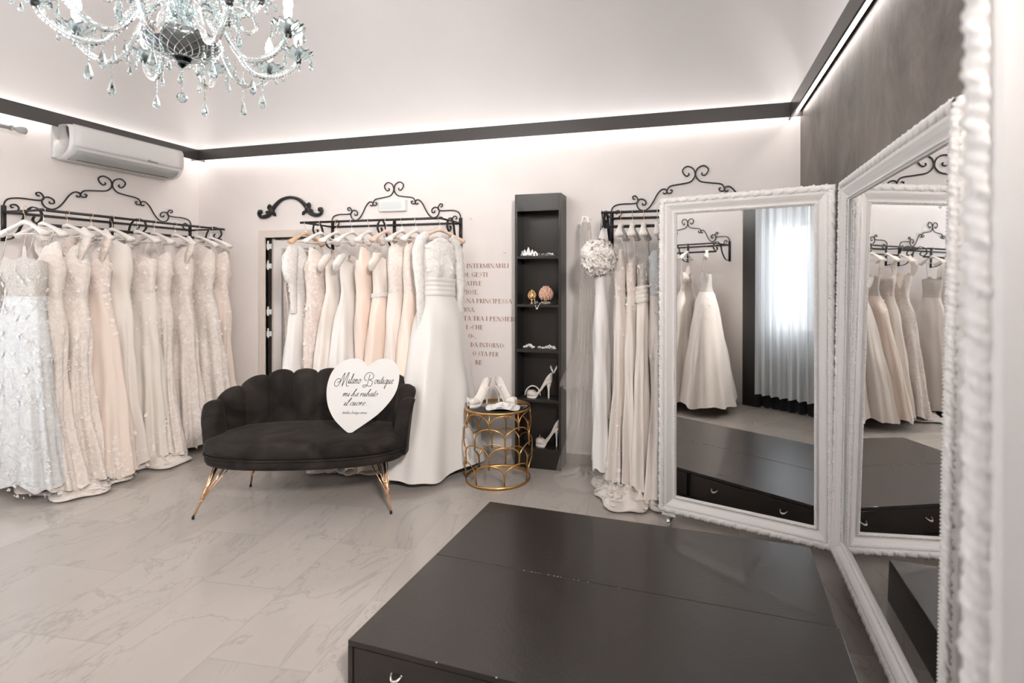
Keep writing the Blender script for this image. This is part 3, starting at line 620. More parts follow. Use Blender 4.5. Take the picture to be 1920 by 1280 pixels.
# ------------------------------------------------------------------ shoes
def pump(label, loc, rz, L_=0.215, heel=0.105, plat=0.018, bow=False, closed=True, slouch=0, parts='h', rx=0.0):
    t = thing('high_heel_shoe', label, 'shoe', loc, rz, 'ivory bridal shoes', rot=(0, rx, rz) if rx else None)
    # local +x toe, z up, heel at x=0
    ts = np.linspace(0, 1, 26)
    def sole(s): return plat + heel * (1 - float(sstep(0.05, 0.68, s))) * 1.0 - 0.0
    upper, solem = [], []
    for s in ts:
        x = s * L_ * 0.97; zc = sole(s)
        wd = 0.026 + 0.012 * math.sin(PI * min(s * 1.05, 1)) ** 1 + 0.010 * float(sstep(0.45, 0.72, s)); 
        if s > 0.78: wd *= math.sqrt(max(0.0, 1 - ((s - 0.78) / 0.225) ** 2))
        if s < 0.06: wd *= math.sqrt(max(0.02, 1 - ((0.06 - s) / 0.065) ** 2))
        wall_h = 0.062 * (1 - float(sstep(0.0, 0.45, s))) + 0.022 * float(sstep(0.0, 0.45, s))
        cover = float(sstep(0.60, 0.76, s))  # vamp closes over the toes
        hh = wall_h + 0.022 * cover * (1 if s < 0.9 else math.sqrt(max(0, 1 - ((s - 0.9) / 0.105) ** 2)))
        ringp = []
        amax = PI * (0.46 + 0.54 * cover)
        for a in np.linspace(-amax, amax, 21):
            # angle measured from straight down
            yy = wd * math.sin(a) if abs(a) < PI / 2 else wd * math.sin(a)
            zz = zc + hh * (0.5 - 0.5 * math.cos(a)) if cover > 0 else zc + hh * min(1, (abs(a) / amax) ** 1.6)
            ringp.append((x, yy, zz))
        upper.append(ringp)
        solem.append([(x, y_, zz_) for y_, zz_ in ((-wd * .98, zc + 0.001), (0, zc + 0.001), (wd * .98, zc + 0.001), (wd * .92, zc - 0.004 - plat * float(sstep(0.5, 0.62, s))), (0, zc - 0.004 - plat * float(sstep(0.5, 0.62, s)) ), (-wd * .92, zc - 0.004 - plat * float(sstep(0.5, 0.62, s))))])
    MB().grid(upper).build('upper', M['shoe'], t, mods=solid(0.0025))
    dz = 0.004
    m = MB().grid(solem, cv=True); m.build('sole', M['shoe'], t, mods=None)
    hz = plat + heel
    prof = [(0.0235, hz - 0.001), (0.021, hz - 0.02), (0.012, hz - 0.045), (0.0075, hz * 0.42), (0.0065, 0.006), (0.0065, -0.004)]
    MB().lathe([(r, z) for r, z in prof[::-1]], 14, center=(0.024, 0, 0), sx=0.95).build('heel', M['shoe'], t)
    if bow:
        m = MB(); bx, bz = bow
        for sg in (-1, 1):
            Q = []
            for i in range(9):
                q = i / 8; Q.append([(bx + 0.004 * math.sin(PI * j / 5), sg * (0.004 + 0.032 * q), bz + (0.005 + 0.017 * q) * math.cos(PI * 2 * j / 10) + 0.004) for j in range(6)])
            m.grid(Q)
        m.ball((bx, 0, bz + 0.004), 0.007, 8, 6); m.build('bow', M['satin_bow'], t, mods=solid(0.003))
    return t
pump('ivory peep-toe pump with a jewelled toe, upright on the gold side table', (-1.405, 3.628, THt), -1.95, bow=(0.185, 0.045))
pump('plain ivory pump lying behind the other shoe on the gold side table', (-1.358, 3.655, THt + 0.001), -0.42, 0.20)
pump('ivory stiletto with an upright bow at the heel, on the shelf beside a white band', (-1.000, 3.893, SHZ[3]), PI + 0.06, 0.20, 0.115, 0.012)
m = MB()
for sg in (-1, 1):
    m.grid([[(-0.985 + sg * 0.004 + 0.020 * q * sg, 3.893 + 0.015 * math.sin(j * 1.2), SHZ[3] + 0.185 + 0.012 + 0.04 * q + 0.012 * math.cos(j * 1.3)) for j in range(6)] for q in np.linspace(0, 1, 7)])
bo_ = m.build('satin_bow', M['satin_bow'], None, mods=solid(0.003)); bo_.parent = bpy.data.objects[[o.name for o in bpy.data.objects if o.name.startswith('high_heel_shoe')][2]]; bo_.matrix_parent_inverse = Matrix.Identity(4)
def _wl(par): return Matrix.Translation(par.location) @ par.rotation_euler.to_matrix().to_4x4()
bo_.matrix_parent_inverse = _wl(bo_.parent).inverted()
pump('ivory bow-toed pump on the lowest shelf of the black unit', (-0.940, 3.905, SHZ[4]), PI + 0.15, 0.19, 0.12, 0.02, bow=(0.155, 0.05))
# folded satin flower on the table
R = random.Random(3); m = MB()
for k_ in range(3):
    rows = []
    for i in range(9):
        r = (0.105 - 0.026 * k_) * i / 8
        rows.append([(r * math.cos(a) * (1.15 if k_ == 0 else 1), r * math.sin(a) * (0.75 if k_ == 0 else 0.9), 0.010 + 0.009 * k_ + 0.010 * (i / 8) * math.sin(a * (3 + k_) + k_ * 2) + 0.02 * (1 - i / 8) * (k_ > 0)) for a in np.linspace(0, 2 * PI, 40)[:-1]])
    m.grid(rows, cv=True)
m.build('petals', M['satin_white'], thing('satin_flower', 'flat white satin flower lying on the black table top', 'fabric flower', (-1.245, 3.478, THt), 0.2), mods=solid(0.002))

# ------------------------------------------------------------------ ornaments on the shelves
def leafy(m, c, ln, wd, ang, tilt=0.3):
    """a small pointed leaf standing at c, leaning by ang in the x-z plane"""
    ax = Vector((math.sin(ang), 0, math.cos(ang))); sd = Vector((math.cos(ang), 0, -math.sin(ang))); C_ = Vector(c)
    rows = []
    for i in range(6):
        q = i / 5; w2 = wd * math.sin(PI * min(q * 0.94 + 0.05, 1)) ** 0.8
        rows.append([C_ + ax * ln * q + sd * w2 * s_ + Vector((0, 0.004 * (1 - abs(s_)) + tilt * 0.0 * q, 0)) for s_ in (-1, 0, 1)])
    m.grid([[tuple(p) for p in r_] for r_ in rows])
tr = thing('tiara', 'silver leaf tiara standing on the top shelf of the black unit', 'tiara', (-1.172, 3.895, SHZ[0]))
m = MB()
a = np.linspace(0.12 * PI, 1.88 * PI, 40) - PI / 2
m.tube([(0.068 * math.cos(q), 0.05 * math.sin(q), 0.005) for q in a], 0.0028, 6)
m.build('band', M['silver'], tr)
m = MB()
for i, (x, h_, an) in enumerate([(-0.060, 0.030, -0.5), (-0.048, 0.040, 0.35), (-0.036, 0.042, -0.5), (-0.024, 0.05, 0.45), (-0.008, 0.056, -0.4), (0.004, 0.066, 0.15), (0.014, 0.052, 0.6), (0.026, 0.048, -0.35), (0.036, 0.045, 0.5), (0.047, 0.036, -0.3), (0.058, 0.034, 0.5), (0.0, 0.032, 0.7), (0.02, 0.03, -0.6), (-0.03, 0.026, 0.6)]):
    yy = -0.05 * math.sqrt(max(0, 1 - (x / 0.069) ** 2))
    for kk in (0.0, 1.0): leafy(m, (x, yy, 0.005 + kk * h_ * 0.35), h_ * (0.62 if kk == 0 else 0.65), 0.0075, an * (1 if kk == 0 else -0.6))
m.build('leaves', M['silver'], tr, mods=solid(0.0015))
def hairpiece(name, label, cat, loc, L_, seed, n=26, r=0.009, mtl='pearl', h_=0.02, arc=0.0):
    R = random.Random(seed); t = thing(name, label, cat, loc)
    P = [(L_ * (q - 0.5), 0.012 * math.sin(q * 5), 0.006 + arc * math.sin(PI * q)) for q in np.linspace(0, 1, 16)]
    MB().tube(P, 0.002, 6).build('wire', M['silver'], t)
    m = MB()
    for i in range(n):
        q = R.random() * 0.92 + 0.04; x, y, z = P[int(q * 15)]
        x += R.uniform(-.006, .006); y += R.uniform(-0.012, 0.012); z = 0.008 + z + R.uniform(-0.002, h_ * math.sin(PI * q))
        for k_ in range(5):
            an = k_ * 2 * PI / 5 + R.random(); rr = r * R.uniform(0.5, 1)
            m.ball((x + rr * 0.7 * math.cos(an), y, z + rr * 0.7 * math.sin(an)), rr * 0.5, 5, 4, (1, 0.6, 1))
        m.ball((x, y - 0.003, z), r * 0.3, 5, 4)
    m.build('blossoms', M[mtl], t); return t
hairpiece('hair_band', 'openwork silver circlet lying beside the leaf tiara', 'hair ornament', (-1.035, 3.89, SHZ[0]), 0.135, 4, 30, 0.006, 'silver', 0.014)
hairpiece('hair_comb', 'white flower hair comb at the left end of the middle shelf', 'hair ornament', (-1.170, 3.87, SHZ[2]), 0.085, 8, 24, 0.009, 'pearl', 0.022)
hairpiece('hair_pin', 'thin pearl hairpin in the middle of the middle shelf', 'hair ornament', (-1.085, 3.87, SHZ[2]), 0.05, 9, 10, 0.005, 'pearl', 0.008)
hairpiece('hair_vine', 'white flower hair vine at the right end of the middle shelf', 'hair ornament', (-1.010, 3.87, SHZ[2]), 0.11, 10, 18, 0.0075, 'pearl', 0.016)
# ceramic buds
def bud(label, loc, r, hh, mt, scale_mt):
    t = thing('bud_ornament', label, 'ornament', loc, 0, 'ceramic bud ornaments on the shelf')
    MB().lathe([(0, 0), (r * 0.62, 0), (r * 0.62, 0.006), (r * 0.3, 0.014), (r * 0.25, 0.022), (r * 0.5, 0.030), (r * 0.45, 0.034)], 20).build('foot', M['bright_gold'], t)
    m = MB(); m.lathe([(r * 0.35, 0.034), (r * 0.85, 0.034 + hh * 0.18), (r * 0.95, 0.034 + hh * 0.4), (r * 0.7, 0.034 + hh * 0.7), (r * 0.2, 0.034 + hh * 0.95), (0, 0.034 + hh)], 20)
    m.build('bud', mt, t); m = MB()
    nr = 7
    for i in range(nr):
        q = (i + 0.5) / nr; rad = r * math.sin(PI * (0.18 + 0.78 * q)) ** 0.8; z = 0.036 + hh * q * 0.92; k_ = max(5, int(12 * rad / r))
        for j in range(k_):
            an = (j + 0.5 * (i % 2)) * 2 * PI / k_; m.ball((rad * math.cos(an), rad * math.sin(an), z), r * 0.17, 6, 5, (1, 1, 1.5))
    m.build('scales', scale_mt, t)
    m = MB(); m.lathe([(r * 0.16, 0.034 + hh * 0.93), (r * 0.1, 0.034 + hh * 1.02), (0, 0.034 + hh * 1.1)], 8); m.build('tip', M['bright_gold'], t)
bud('small gold bud ornament on the second shelf', (-1.158, 3.895, SHZ[1]), 0.030, 0.075, M['bright_gold'], M['bright_gold'])
bud('larger blush and gold bud ornament on the second shelf', (-1.048, 3.90, SHZ[1]), 0.050, 0.105, M['blush_ceramic'], M['blush_ceramic'])
t = hairpiece('pearl_chain', 'silver leaf chain draped over the second shelf edge below the bud ornaments', 'jewellery', (-1.055, 3.835, SHZ[1] + 0.004), 0.135, 21, 14, 0.005, 'silver', 0.003)
m = MB(); Q = catmull([(-0.065, 0.0, 0.035), (-0.055, -0.02, 0.01), (-0.045, -0.026, -0.03), (-0.035, -0.027, -0.035), (-0.028, -0.024, -0.015), (-0.01, -0.018, 0.006)], 5)
for p in Q[::2]: m.ball(p, 0.0045, 6, 4, (1, 0.6, 1.4))
m.build('pendant', M['silver'], t)
# white band arching behind the stiletto
a = np.linspace(0.02 * PI, PI * 0.98, 24)
m = MB()
bnd = thing('head_band', 'white beaded head band standing on the shelf left of the stiletto', 'hair ornament', (-1.155, 3.905, SHZ[3]))
m.tube([(0.062 * math.cos(q) + 0.0, 0.012 * math.sin(q), 0.003 + 0.078 * math.sin(q)) for q in a], [0.0055 + 0.003 * math.sin(q) for q in a], 8, flat=(1, 0.6)).build('band', M['satin_white'], bnd)
m = MB()
for q in a[3:-3]: m.ball((0.066 * math.cos(q), 0.012 * math.sin(q) - 0.006, 0.003 + 0.082 * math.sin(q)), 0.0035, 6, 4)
m.build('beads', M['pearl'], bnd)

# ------------------------------------------------------------------ wall things
ac = thing('air_conditioner', 'white split air conditioner mounted below the dark band on the left wall', 'air conditioner', (XL, 2.80, 2.305))
LW = 0.90
prof = [(0.0, 0.0), (0.07, -0.004), (0.12, 0.008), (0.165, 0.035), (0.190, 0.07), (0.202, 0.11), (0.206, 0.17), (0.200, 0.225), (0.180, 0.245), (0.10, 0.252), (0.0, 0.252)]
b = MB(); rows = []
for y, k in ((0, 0.90), (0.004, 0.95), (0.012, 0.985), (0.03, 1.0), (LW - 0.03, 1.0), (LW - 0.012, 0.985), (LW - 0.004, 0.95), (LW, 0.90)): rows.append([(x * k, y, 0.126 + (z - 0.126) * k) for x, z in prof])
b.grid(rows, cv=True); n_ = len(prof); b.f.append(list(range(n_))); b.f.append([7 * n_ + i for i in range(n_)][::-1]); b.mi += [0, 0]
b.build('housing', M['white_plastic'], ac)
rows = [[(0.085 + (x_ - 0.085), y, z_) for x_, z_ in ((0.088, -0.003), (0.122, 0.004), (0.166, 0.031), (0.189, 0.062))] for y in np.linspace(0.05, LW - 0.05, 12)]
lv = MB().grid(rows).build('louvre', M['grey_plastic'], ac, mods=solid(0.004))
MB().box((0.118, 0.09, 0.0005), (0.124, LW - 0.09, 0.0045)).build('air_slot', M['rubber'], ac, smooth=False)
rows = [[(x_, y, z_) for x_, z_ in ((0.196, 0.085), (0.2055, 0.105), (0.2095, 0.17), (0.2035, 0.226), (0.186, 0.247))] for y in np.linspace(0.022, LW - 0.022, 12)]
MB().grid(rows).build('front_panel', M['white_plastic'], ac, mods=solid(0.006))
def text(name, s, size, M4, m, parent=None, ext=0.0005):
    cu = bpy.data.curves.new(name, 'FONT'); cu.body = s; cu.size = size; cu.extrude = ext; cu.align_x = 'CENTER'; cu.materials.append(m)
    tmp = bpy.data.objects.new(name, cu); COL.objects.link(tmp); bpy.context.view_layer.update()
    me = bpy.data.meshes.new_from_object(tmp.evaluated_get(bpy.context.evaluated_depsgraph_get())); bpy.data.objects.remove(tmp)
    o = bpy.data.objects.new(name, me); COL.objects.link(o); o.matrix_world = M4
    if parent: o.parent = parent
    return o
text('logo', 'Hisense', 0.026, Matrix(((0, 0, 1, 0.2125), (1, 0, 0, 0.60), (0, 1, 0, 0.085), (0, 0, 0, 1))), M['ink'], ac)
em = thing('emergency_light', 'small white emergency light box on the wall inside the iron scrollwork', 'light fixture', (-2.411, YB, 1.995))
MB().box((-0.125, -0.045, 0), (0.125, 0, 0.095)).build('housing', M['white_plastic'], em, mods=bevel(0.006, 3))
MB().box((-0.105, -0.047, 0.02), (0.09, -0.0448, 0.078)).build('diffuser', mat('frosted_diffuser', (0.68, 0.72, 0.72), 0.3), em, mods=bevel(0.002))
# cast iron arch ornament above the doorway
arch = thing('wall_ornament', 'black carved arch ornament hanging above the doorway', 'wall ornament', (-3.458, YB, 1.985))
PA = catmull([(-0.318, 0.045), (-0.306, 0.062), (-0.330, 0.062), (-0.338, 0.034), (-0.318, 0.010), (-0.280, 0.004), (-0.230, 0.020), (-0.200, 0.050), (-0.150, 0.110), (-0.085, 0.155), (0, 0.172), (0.085, 0.155), (0.150, 0.110), (0.200, 0.050), (0.230, 0.020), (0.280, 0.004), (0.318, 0.010), (0.338, 0.034), (0.330, 0.062), (0.306, 0.062), (0.318, 0.045)], 6)
k_ = np.linspace(-1, 1, len(PA)); MB().tube([(x, -0.018, z) for x, z in PA], 0.013 + 0.008 * np.exp(-(np.abs(k_) - 0.35) ** 2 / 0.05) - 0.004 * (np.abs(k_) > 0.8), 10).build('arch', M['iron'], arch)
m = MB()
for sg in (-1, 1):
    for c, an in (((0.188, 0.075), 0.6), ((0.205, 0.045), 1.6), ((0.175, 0.045), -2.4), ((0.215, 0.062), 0.1)): leafy(m, (sg * c[0], -0.030, c[1]), 0.05, 0.016, sg * an)
    m.ball((sg * 0.195, -0.022, 0.055), 0.026, 10, 8, (1, 0.7, 1.1)); m.ball((sg * 0.320, -0.018, 0.052), 0.017, 8, 6)
m.build('leaves', M['iron'], arch, mods=solid(0.008))
for p, lab in (((-1.700, YB, 1.91), 'small screw hook in the back wall right of the iron rack'), ((-1.41, YB, 1.63), 'faint screw hook in the back wall left of the black shelf')):
    tag(MB().tube([(0, 0, 0), (0, -0.018, 0.002), (-0.006, -0.026, 0.004), (-0.012, -0.022, 0.008)], 0.0022, 6).build('screw_hook', M['steel'], None, loc=p), lab, 'hook')
# curtain rod end at the left picture edge
rod = thing('curtain_rod', 'white curtain rod with turned end knob on the left wall', 'curtain rod', (XL, 2.0, 2.44))
MB().tube([(0.11, -0.9, 0), (0.11, 0.50, 0)], 0.014, 12).build('rod', M['grey_plastic'], rod)
r_ = MB().lathe([(0.0, 0.0), (0.019, 0.002), (0.019, 0.012), (0.013, 0.016), (0.012, 0.03), (0.020, 0.045), (0.026, 0.065), (0.024, 0.085), (0.012, 0.093), (0, 0.094)], 16)
r_.xf(Matrix.Translation((0.11, 0.495, 0)) @ Matrix.Rotation(-PI / 2, 4, 'X')).build('finial', M['grey_plastic'], rod)
MB().tube([(0, 0.40, -0.01), (0.11, 0.40, -0.01)], 0.008, 8).ball((0.004, 0.40, -0.01), 0.02, 10, 6, (0.3, 1, 1)).build('wall_bracket', M['grey_plastic'], rod)

# ------------------------------------------------------------------ copper wall lettering (high-contrast roman capitals)
def glyph(ch):
    """strokes: (x0,y0,x1,y1,w) straight; ('o',cx,cy,rx,ry,a0,a1) bowl with thick sides; serifs as thin bars"""
    Tk, tn = 0.165, 0.045
    V = lambda x, y0=0, y1=1, w=Tk: [(x, y0), (x, y1), w]
    sf = lambda x, y, l=0.26: [(x - l / 2, y + (tn / 2 if y < 0.5 else -tn / 2)), (x + l / 2, y + (tn / 2 if y < 0.5 else -tn / 2)), tn]
    s = []; bw = []
    if ch == 'I': s = [V(.18), sf(.18, 0), sf(.18, 1)]; w = .42
    elif ch == 'M': s = [V(.10, w=tn), V(.86), [(.10, 1), (.46, .02), Tk], [(.46, .02), (.82, 1), tn], sf(.10, 0), sf(.86, 0), sf(.06, 1, .2), sf(.88, 1, .2)]; w = 1.08
    elif ch == 'N': s = [V(.12, w=tn), V(.74, w=tn), [(.12, 1), (.74, 0.0), Tk], sf(.12, 0), sf(.74, 1), sf(.08, 1, .2)]; w = .92
    elif ch == 'T': s = [V(.36), sf(.36, 0, .3), [(.03, .98), (.69, .98), tn], [(.03, 1), (.03, .76), tn], [(.69, 1), (.69, .76), tn]]; w = .76
    elif ch == 'E': s = [V(.18), sf(.14, 0, .24), sf(.14, 1, .24), [(.18, .98), (.60, .98), tn], [(.60, 1), (.60, .78), tn], [(.18, .51), (.46, .51), tn], [(.46, .62), (.46, .40), tn], [(.18, .02), (.62, .02), tn], [(.62, 0), (.62, .24), tn]]; w = .74
    elif ch == 'L': s = [V(.18), sf(.18, 1), sf(.12, 0, .2), [(.18, .02), (.62, .02), tn], [(.62, 0), (.62, .26), tn]]; w = .70
    elif ch == 'A': s = [[(.40, 1), (.08, 0), tn], [(.40, 1), (.72, 0), Tk], [(.18, .32), (.62, .32), tn], sf(.08, 0, .22), sf(.72, 0, .26)]; w = .84
    elif ch == 'V': s = [[(.10, 1), (.42, 0), Tk], [(.42, 0), (.70, 1), tn], sf(.10, 1), sf(.70, 1, .2)]; w = .82
    elif ch == 'H': s = [V(.16), V(.70), sf(.16, 0), sf(.16, 1), sf(.70, 0), sf(.70, 1), [(.16, .51), (.70, .51), tn]]; w = .90
    elif ch == 'U': s = [V(.16, .3, 1), sf(.16, 1), V(.68, .3, 1, tn), sf(.68, 1, .2)]; bw = [(.42, .3, .26, .29, PI, 2 * PI, (1, .25))]; w = .84
    elif ch == 'Z': s = [[(.08, .02), (.60, .98), Tk], [(.08, .98), (.60, .98), tn], [(.08, .02), (.62, .02), tn], [(.08, 1), (.08, .78), tn], [(.62, 0), (.62, .24), tn]]; w = .74
    elif ch in 'OC': bw = [(.42, .5, .35, .5, (0 if ch == 'O' else .28 * PI), (2 * PI if ch == 'O' else 1.72 * PI), (1, 1))]; w = .86 if ch == 'O' else .80; s = [] if ch == 'O' else [[(.70, .98), (.70, .70), tn]]
    elif ch == 'G': bw = [(.42, .5, .35, .5, .28 * PI, 1.75 * PI, (1, 1))]; s = [[(.70, .98), (.70, .70), tn], V(.68, .02, .42), sf(.68, .42, .26)]; w = .86
    elif ch == 'D': s = [V(.18), sf(.12, 0, .2), sf(.12, 1, .2)]; bw = [(.26, .5, .50, .48, -.5 * PI, .5 * PI, (1, 1))]; w = .86
    elif ch in 'PR': s = [V(.18), sf(.18, 0), sf(.12, 1, .2)]; bw = [(.26, .74, .33, .24, -.5 * PI, .5 * PI, (1, 1))]; w = .72
    elif ch == 'B': s = [V(.18), sf(.12, 0, .2), sf(.12, 1, .2)]; bw = [(.26, .75, .30, .23, -.5 * PI, .5 * PI, (1, 1)), (.26, .27, .36, .25, -.5 * PI, .5 * PI, (1, 1))]; w = .74
    elif ch == 'S': s = [[(.52, .98), (.52, .76), tn], [(.10, .02), (.10, .26), tn]]; w = .68
    elif ch == '.': s = [[(.10, .0), (.10, .13), .13]]; w = .28
    elif ch == ',': s = [[(.10, .0), (.10, .13), .13], [(.13, .02), (.06, -.14), .05]]; w = .28
    elif ch == ':': s = [[(.10, .0), (.10, .13), .13], [(.10, .5), (.10, .63), .13]]; w = .28
    elif ch in '«»':
        d = 1 if ch == '«' else -1; c = .24
        s = [[(c + d * (.10 - q), .62), (c - d * (.08 + q), .40), .06] for q in (0, -.18)] + [[(c - d * (.08 + q), .40), (c + d * (.10 - q), .18), .06] for q in (0, -.18)]; w = .52
    else: w = .34
    if ch == 'R': s += [[(.34, .50), (.62, .04), Tk * .9], [(.60, .02), (.74, .03), tn]]
    return w, s, bw
def caps(mb, txt, x0, x1, z, h_):
    tot = sum(glyph(c)[0] for c in txt); k = (x1 - x0) / tot; x = x0
    def quad(a, b_, wd):
        a, b_ = np.array(a), np.array(b_); d = b_ - a; 
        if abs(d[1]) > abs(d[0]) * 0.2: n_ = np.array([1.0, 0])
        else: n_ = np.array([0, 1.0])
        P = [a - n_ * wd / 2, a + n_ * wd / 2, b_ + n_ * wd / 2, b_ - n_ * wd / 2]
        mb.add([(x + p[0] * k, -0.001, z + p[1] * h_) for p in P], [(0, 1, 2, 3)])
    for ch in txt:
        w, s, bw = glyph(ch)
        for a, b_, wd in s: quad(a, b_, wd)
        for cx_, cy_, rx, ry, a0, a1, th in bw:
            A_, B_ = [], []
            for q in np.linspace(a0, a1, 18):
                c, sn = math.cos(q), math.sin(q); tk = 0.035 + 0.11 * abs(c) ** 1.5 * (th[0] if c < 0 else th[1])
                A_.append((x + (cx_ + rx * c) * k, -0.001, z + (cy_ + ry * sn) * h_)); B_.append((x + (cx_ + (rx - tk) * c) * k, -0.001, z + (cy_ + (ry - 0.04) * sn) * h_))
            mb.grid([A_, B_])
        if ch == 'S':
            P = catmull([(.52, .80), (.42, .96), (.28, .97), (.13, .84), (.16, .66), (.34, .54), (.50, .40), (.53, .20), (.38, .03), (.24, .02), (.10, .18)], 4)
            T_ = np.gradient(P, axis=0); T_ /= np.linalg.norm(T_, axis=1)[:, None]; Nn = np.stack([-T_[:, 1], T_[:, 0]], 1)
            tw = 0.04 + 0.11 * np.exp(-((P[:, 1] - 0.5) / 0.16) ** 2)[:, None] * (np.abs(P[:, 0] - .34) < .2)[:, None]
            A_, B_ = P + Nn * tw / 2, P - Nn * tw / 2
            mb.grid([[(x + p[0] * k, -0.001, z + p[1] * h_) for p in A_], [(x + p[0] * k, -0.001, z + p[1] * h_) for p in B_]])
        x += w * k
m = MB(); ZR = 1.512
for i, (tx, xa, xb) in enumerate([('MI INTERMINABILI', -1.825, -1.381), ('RDI, GESTI', -1.815, -1.563), ('TTATIVE', -1.815, -1.614), ('NZIOSE.', -1.815, -1.642), ('UNA PRINCIPESSA', -1.782, -1.358), ('ERNA,', -1.796, -1.674), ('TA TRA I PENSIERI', -1.777, -1.322), ('I «CHE', -1.754, -1.604), ('O»,', -1.735, -1.665), ('DA INTORNO:', -1.716, -1.417), ('O STA PER', -1.697, -1.471), ('RE', -1.674, -1.609)]):
    caps(m, tx, xa, xb, ZR - i * 0.0713, 0.036)
m.build('wall_lettering', M['copper_ink'], None, smooth=False, loc=(0, YB, 0)); tag(bpy.data.objects['wall_lettering'], 'copper capital lettering in rows on the back wall left of the black shelf', 'wall lettering')

# ------------------------------------------------------------------ crystal chandelier
CHX, CHY, RR, ZR0 = -1.85, 1.575, 0.405, 2.345
ch = thing('chandelier', 'large clear crystal chandelier with candle bulbs and hanging drops', 'chandelier', (CHX, CHY, 0))
def crystal_rope(m, P, r, k=7, tw=0.030):
    P = np.asarray(P); s = np.concatenate([[0], np.cumsum(np.linalg.norm(np.diff(P, axis=0), axis=1))]); n = int(s[-1] / 0.0052)
    Q = np.array([[np.interp(t, s, P[:, i]) for i in range(3)] for t in np.linspace(0, s[-1], n)]); st = np.linspace(0, s[-1], n)
    T_ = np.gradient(Q, axis=0); T_ /= np.linalg.norm(T_, axis=1)[:, None]; A = np.cross(T_[0], [0, 0, 1.0]); A /= np.linalg.norm(A); R_ = []
    for i in range(n):
        A = A - T_[i] * (A @ T_[i]); A /= np.linalg.norm(A); B = np.cross(T_[i], A); a = np.arange(k * 2) * PI / k + st[i] * 2 * PI / tw * 0.35
        rr = r * (1 + 0.22 * np.cos(np.arange(k * 2) * PI)); R_.append(Q[i] + (rr * np.cos(a))[:, None] * A + (rr * np.sin(a))[:, None] * B)
    m.grid(np.array(R_), cv=True, flip=True)
def drop(m, c, s=1.0, n=3):
    x, y, z = c
    for i in range(n): m.ball((x, y, z - 0.010 * (i + 0.5)), 0.0042 * s ** .3, 6, 4); 
    z -= 0.010 * n + 0.002
    m.lathe([(0.0001, 0), (0.004 * s, -0.008 * s), (0.0085 * s, -0.024 * s), (0.0095 * s, -0.030 * s), (0.006 * s, -0.038 * s), (0.0001, -0.043 * s)][::-1], 6, center=(x, y, z))
def cup_shape(r, fl=12):
    a = np.arange(fl * 6) * 2 * PI / (fl * 6)
    P = []
    for rr, z in ((0.010, 0.0), (0.018, 0.002), (0.6 * r, 0.008), (0.85 * r, 0.018), (r, 0.032), (r * 1.02, 0.036), (r * 0.97, 0.036), (0.8 * r, 0.024), (0.55 * r, 0.014), (0.012, 0.008)):
        P.append([(rr * (1 + 0.07 * (rr / r) ** 2 * math.cos(fl * t)) * math.cos(t), rr * (1 + 0.07 * (rr / r) ** 2 * math.cos(fl * t)) * math.sin(t), z + 0.004 * (rr / r) ** 2 * math.cos(fl * t)) for t in a])
    return MB().grid(P, cv=True)
def arm_set(n, a0, prof, cr, zc, rad, curl):
    first = None
    for i in range(n):
        an = a0 + i * 2 * PI / n
        if first is None:
            pv = bpy.data.objects.new('arm', None)
            m = MB(); crystal_rope(m, catmull([(r, 0, z) for r, z in prof], 8), 0.0095)
            if curl: crystal_rope(m, catmull([(r, 0, z) for r, z in curl], 8), 0.0065)
            arm = m.build('arm', M['crystal'], ch); first = arm
            cup_shape(cr).build('cup', M['crystal'], arm, loc=(rad, 0, zc))
            MB().lathe([(0, -0.014), (0.011, -0.012), (0.013, -0.002), (0.010, 0.0)], 14, center=(rad, 0, zc)).build('cup_nut', M['iron'], arm)
            MB().lathe([(0.0, 0.008), (0.012, 0.008), (0.012, 0.062), (0.016, 0.070), (0.017, 0.086), (0.012, 0.096), (0, 0.096)], 14, center=(rad, 0, zc)).build('candle', M['white_plastic'], arm)
            MB().lathe([(0.0, 0.096), (0.012, 0.097), (0.016, 0.112), (0.0135, 0.130), (0.006, 0.150), (0.0, 0.165)], 14, center=(rad, 0, zc)).build('bulb', M['bulb'], arm)
            m = MB(); drop(m, (0, 0, 0), 0.85, 2); d0 = m.build('cup_drop', M['crystal'], arm, smooth=False)
            for j in range(6):
                t = j * 2 * PI / 6 + 0.3; d1 = d0 if j == 0 else d0.copy()
                if j: COL.objects.link(d1)
                d1.location = (rad + cr * math.cos(t), cr * math.sin(t), zc + 0.030)
            zz = min(z for r, z in prof); rm = [r for r, z in prof if z == zz][0]
            m = MB(); drop(m, (rm, 0, zz - 0.008), 1.5, 6); m.build('hanging_drop', M['crystal'], arm, smooth=False)
            m = MB(); drop(m, (rm - 0.07, 0, zz + 0.005), 0.9, 2); m.build('hanging_drop', M['crystal'], arm, smooth=False); o = arm
        else: o = copy_tree(first, ch)
        o.rotation_euler = (0, 0, an)
arm_set(10, 0.25, [(0.03, 2.40), (0.07, 2.465), (0.12, 2.45), (0.165, 2.36), (0.215, 2.275), (0.27, 2.248), (0.33, 2.262), (0.385, 2.305), (RR, ZR0)], 0.056, ZR0, RR, [(0.12, 2.44), (0.17, 2.50), (0.23, 2.49), (0.25, 2.44), (0.22, 2.41), (0.19, 2.43)])
arm_set(5, 0.55, [(0.03, 2.52), (0.06, 2.58), (0.10, 2.56), (0.14, 2.49), (0.19, 2.45), (0.235, 2.46), (0.27, 2.51)], 0.050, 2.51, 0.27, [(0.03, 2.62), (0.09, 2.70), (0.15, 2.68), (0.17, 2.62), (0.14, 2.60)])
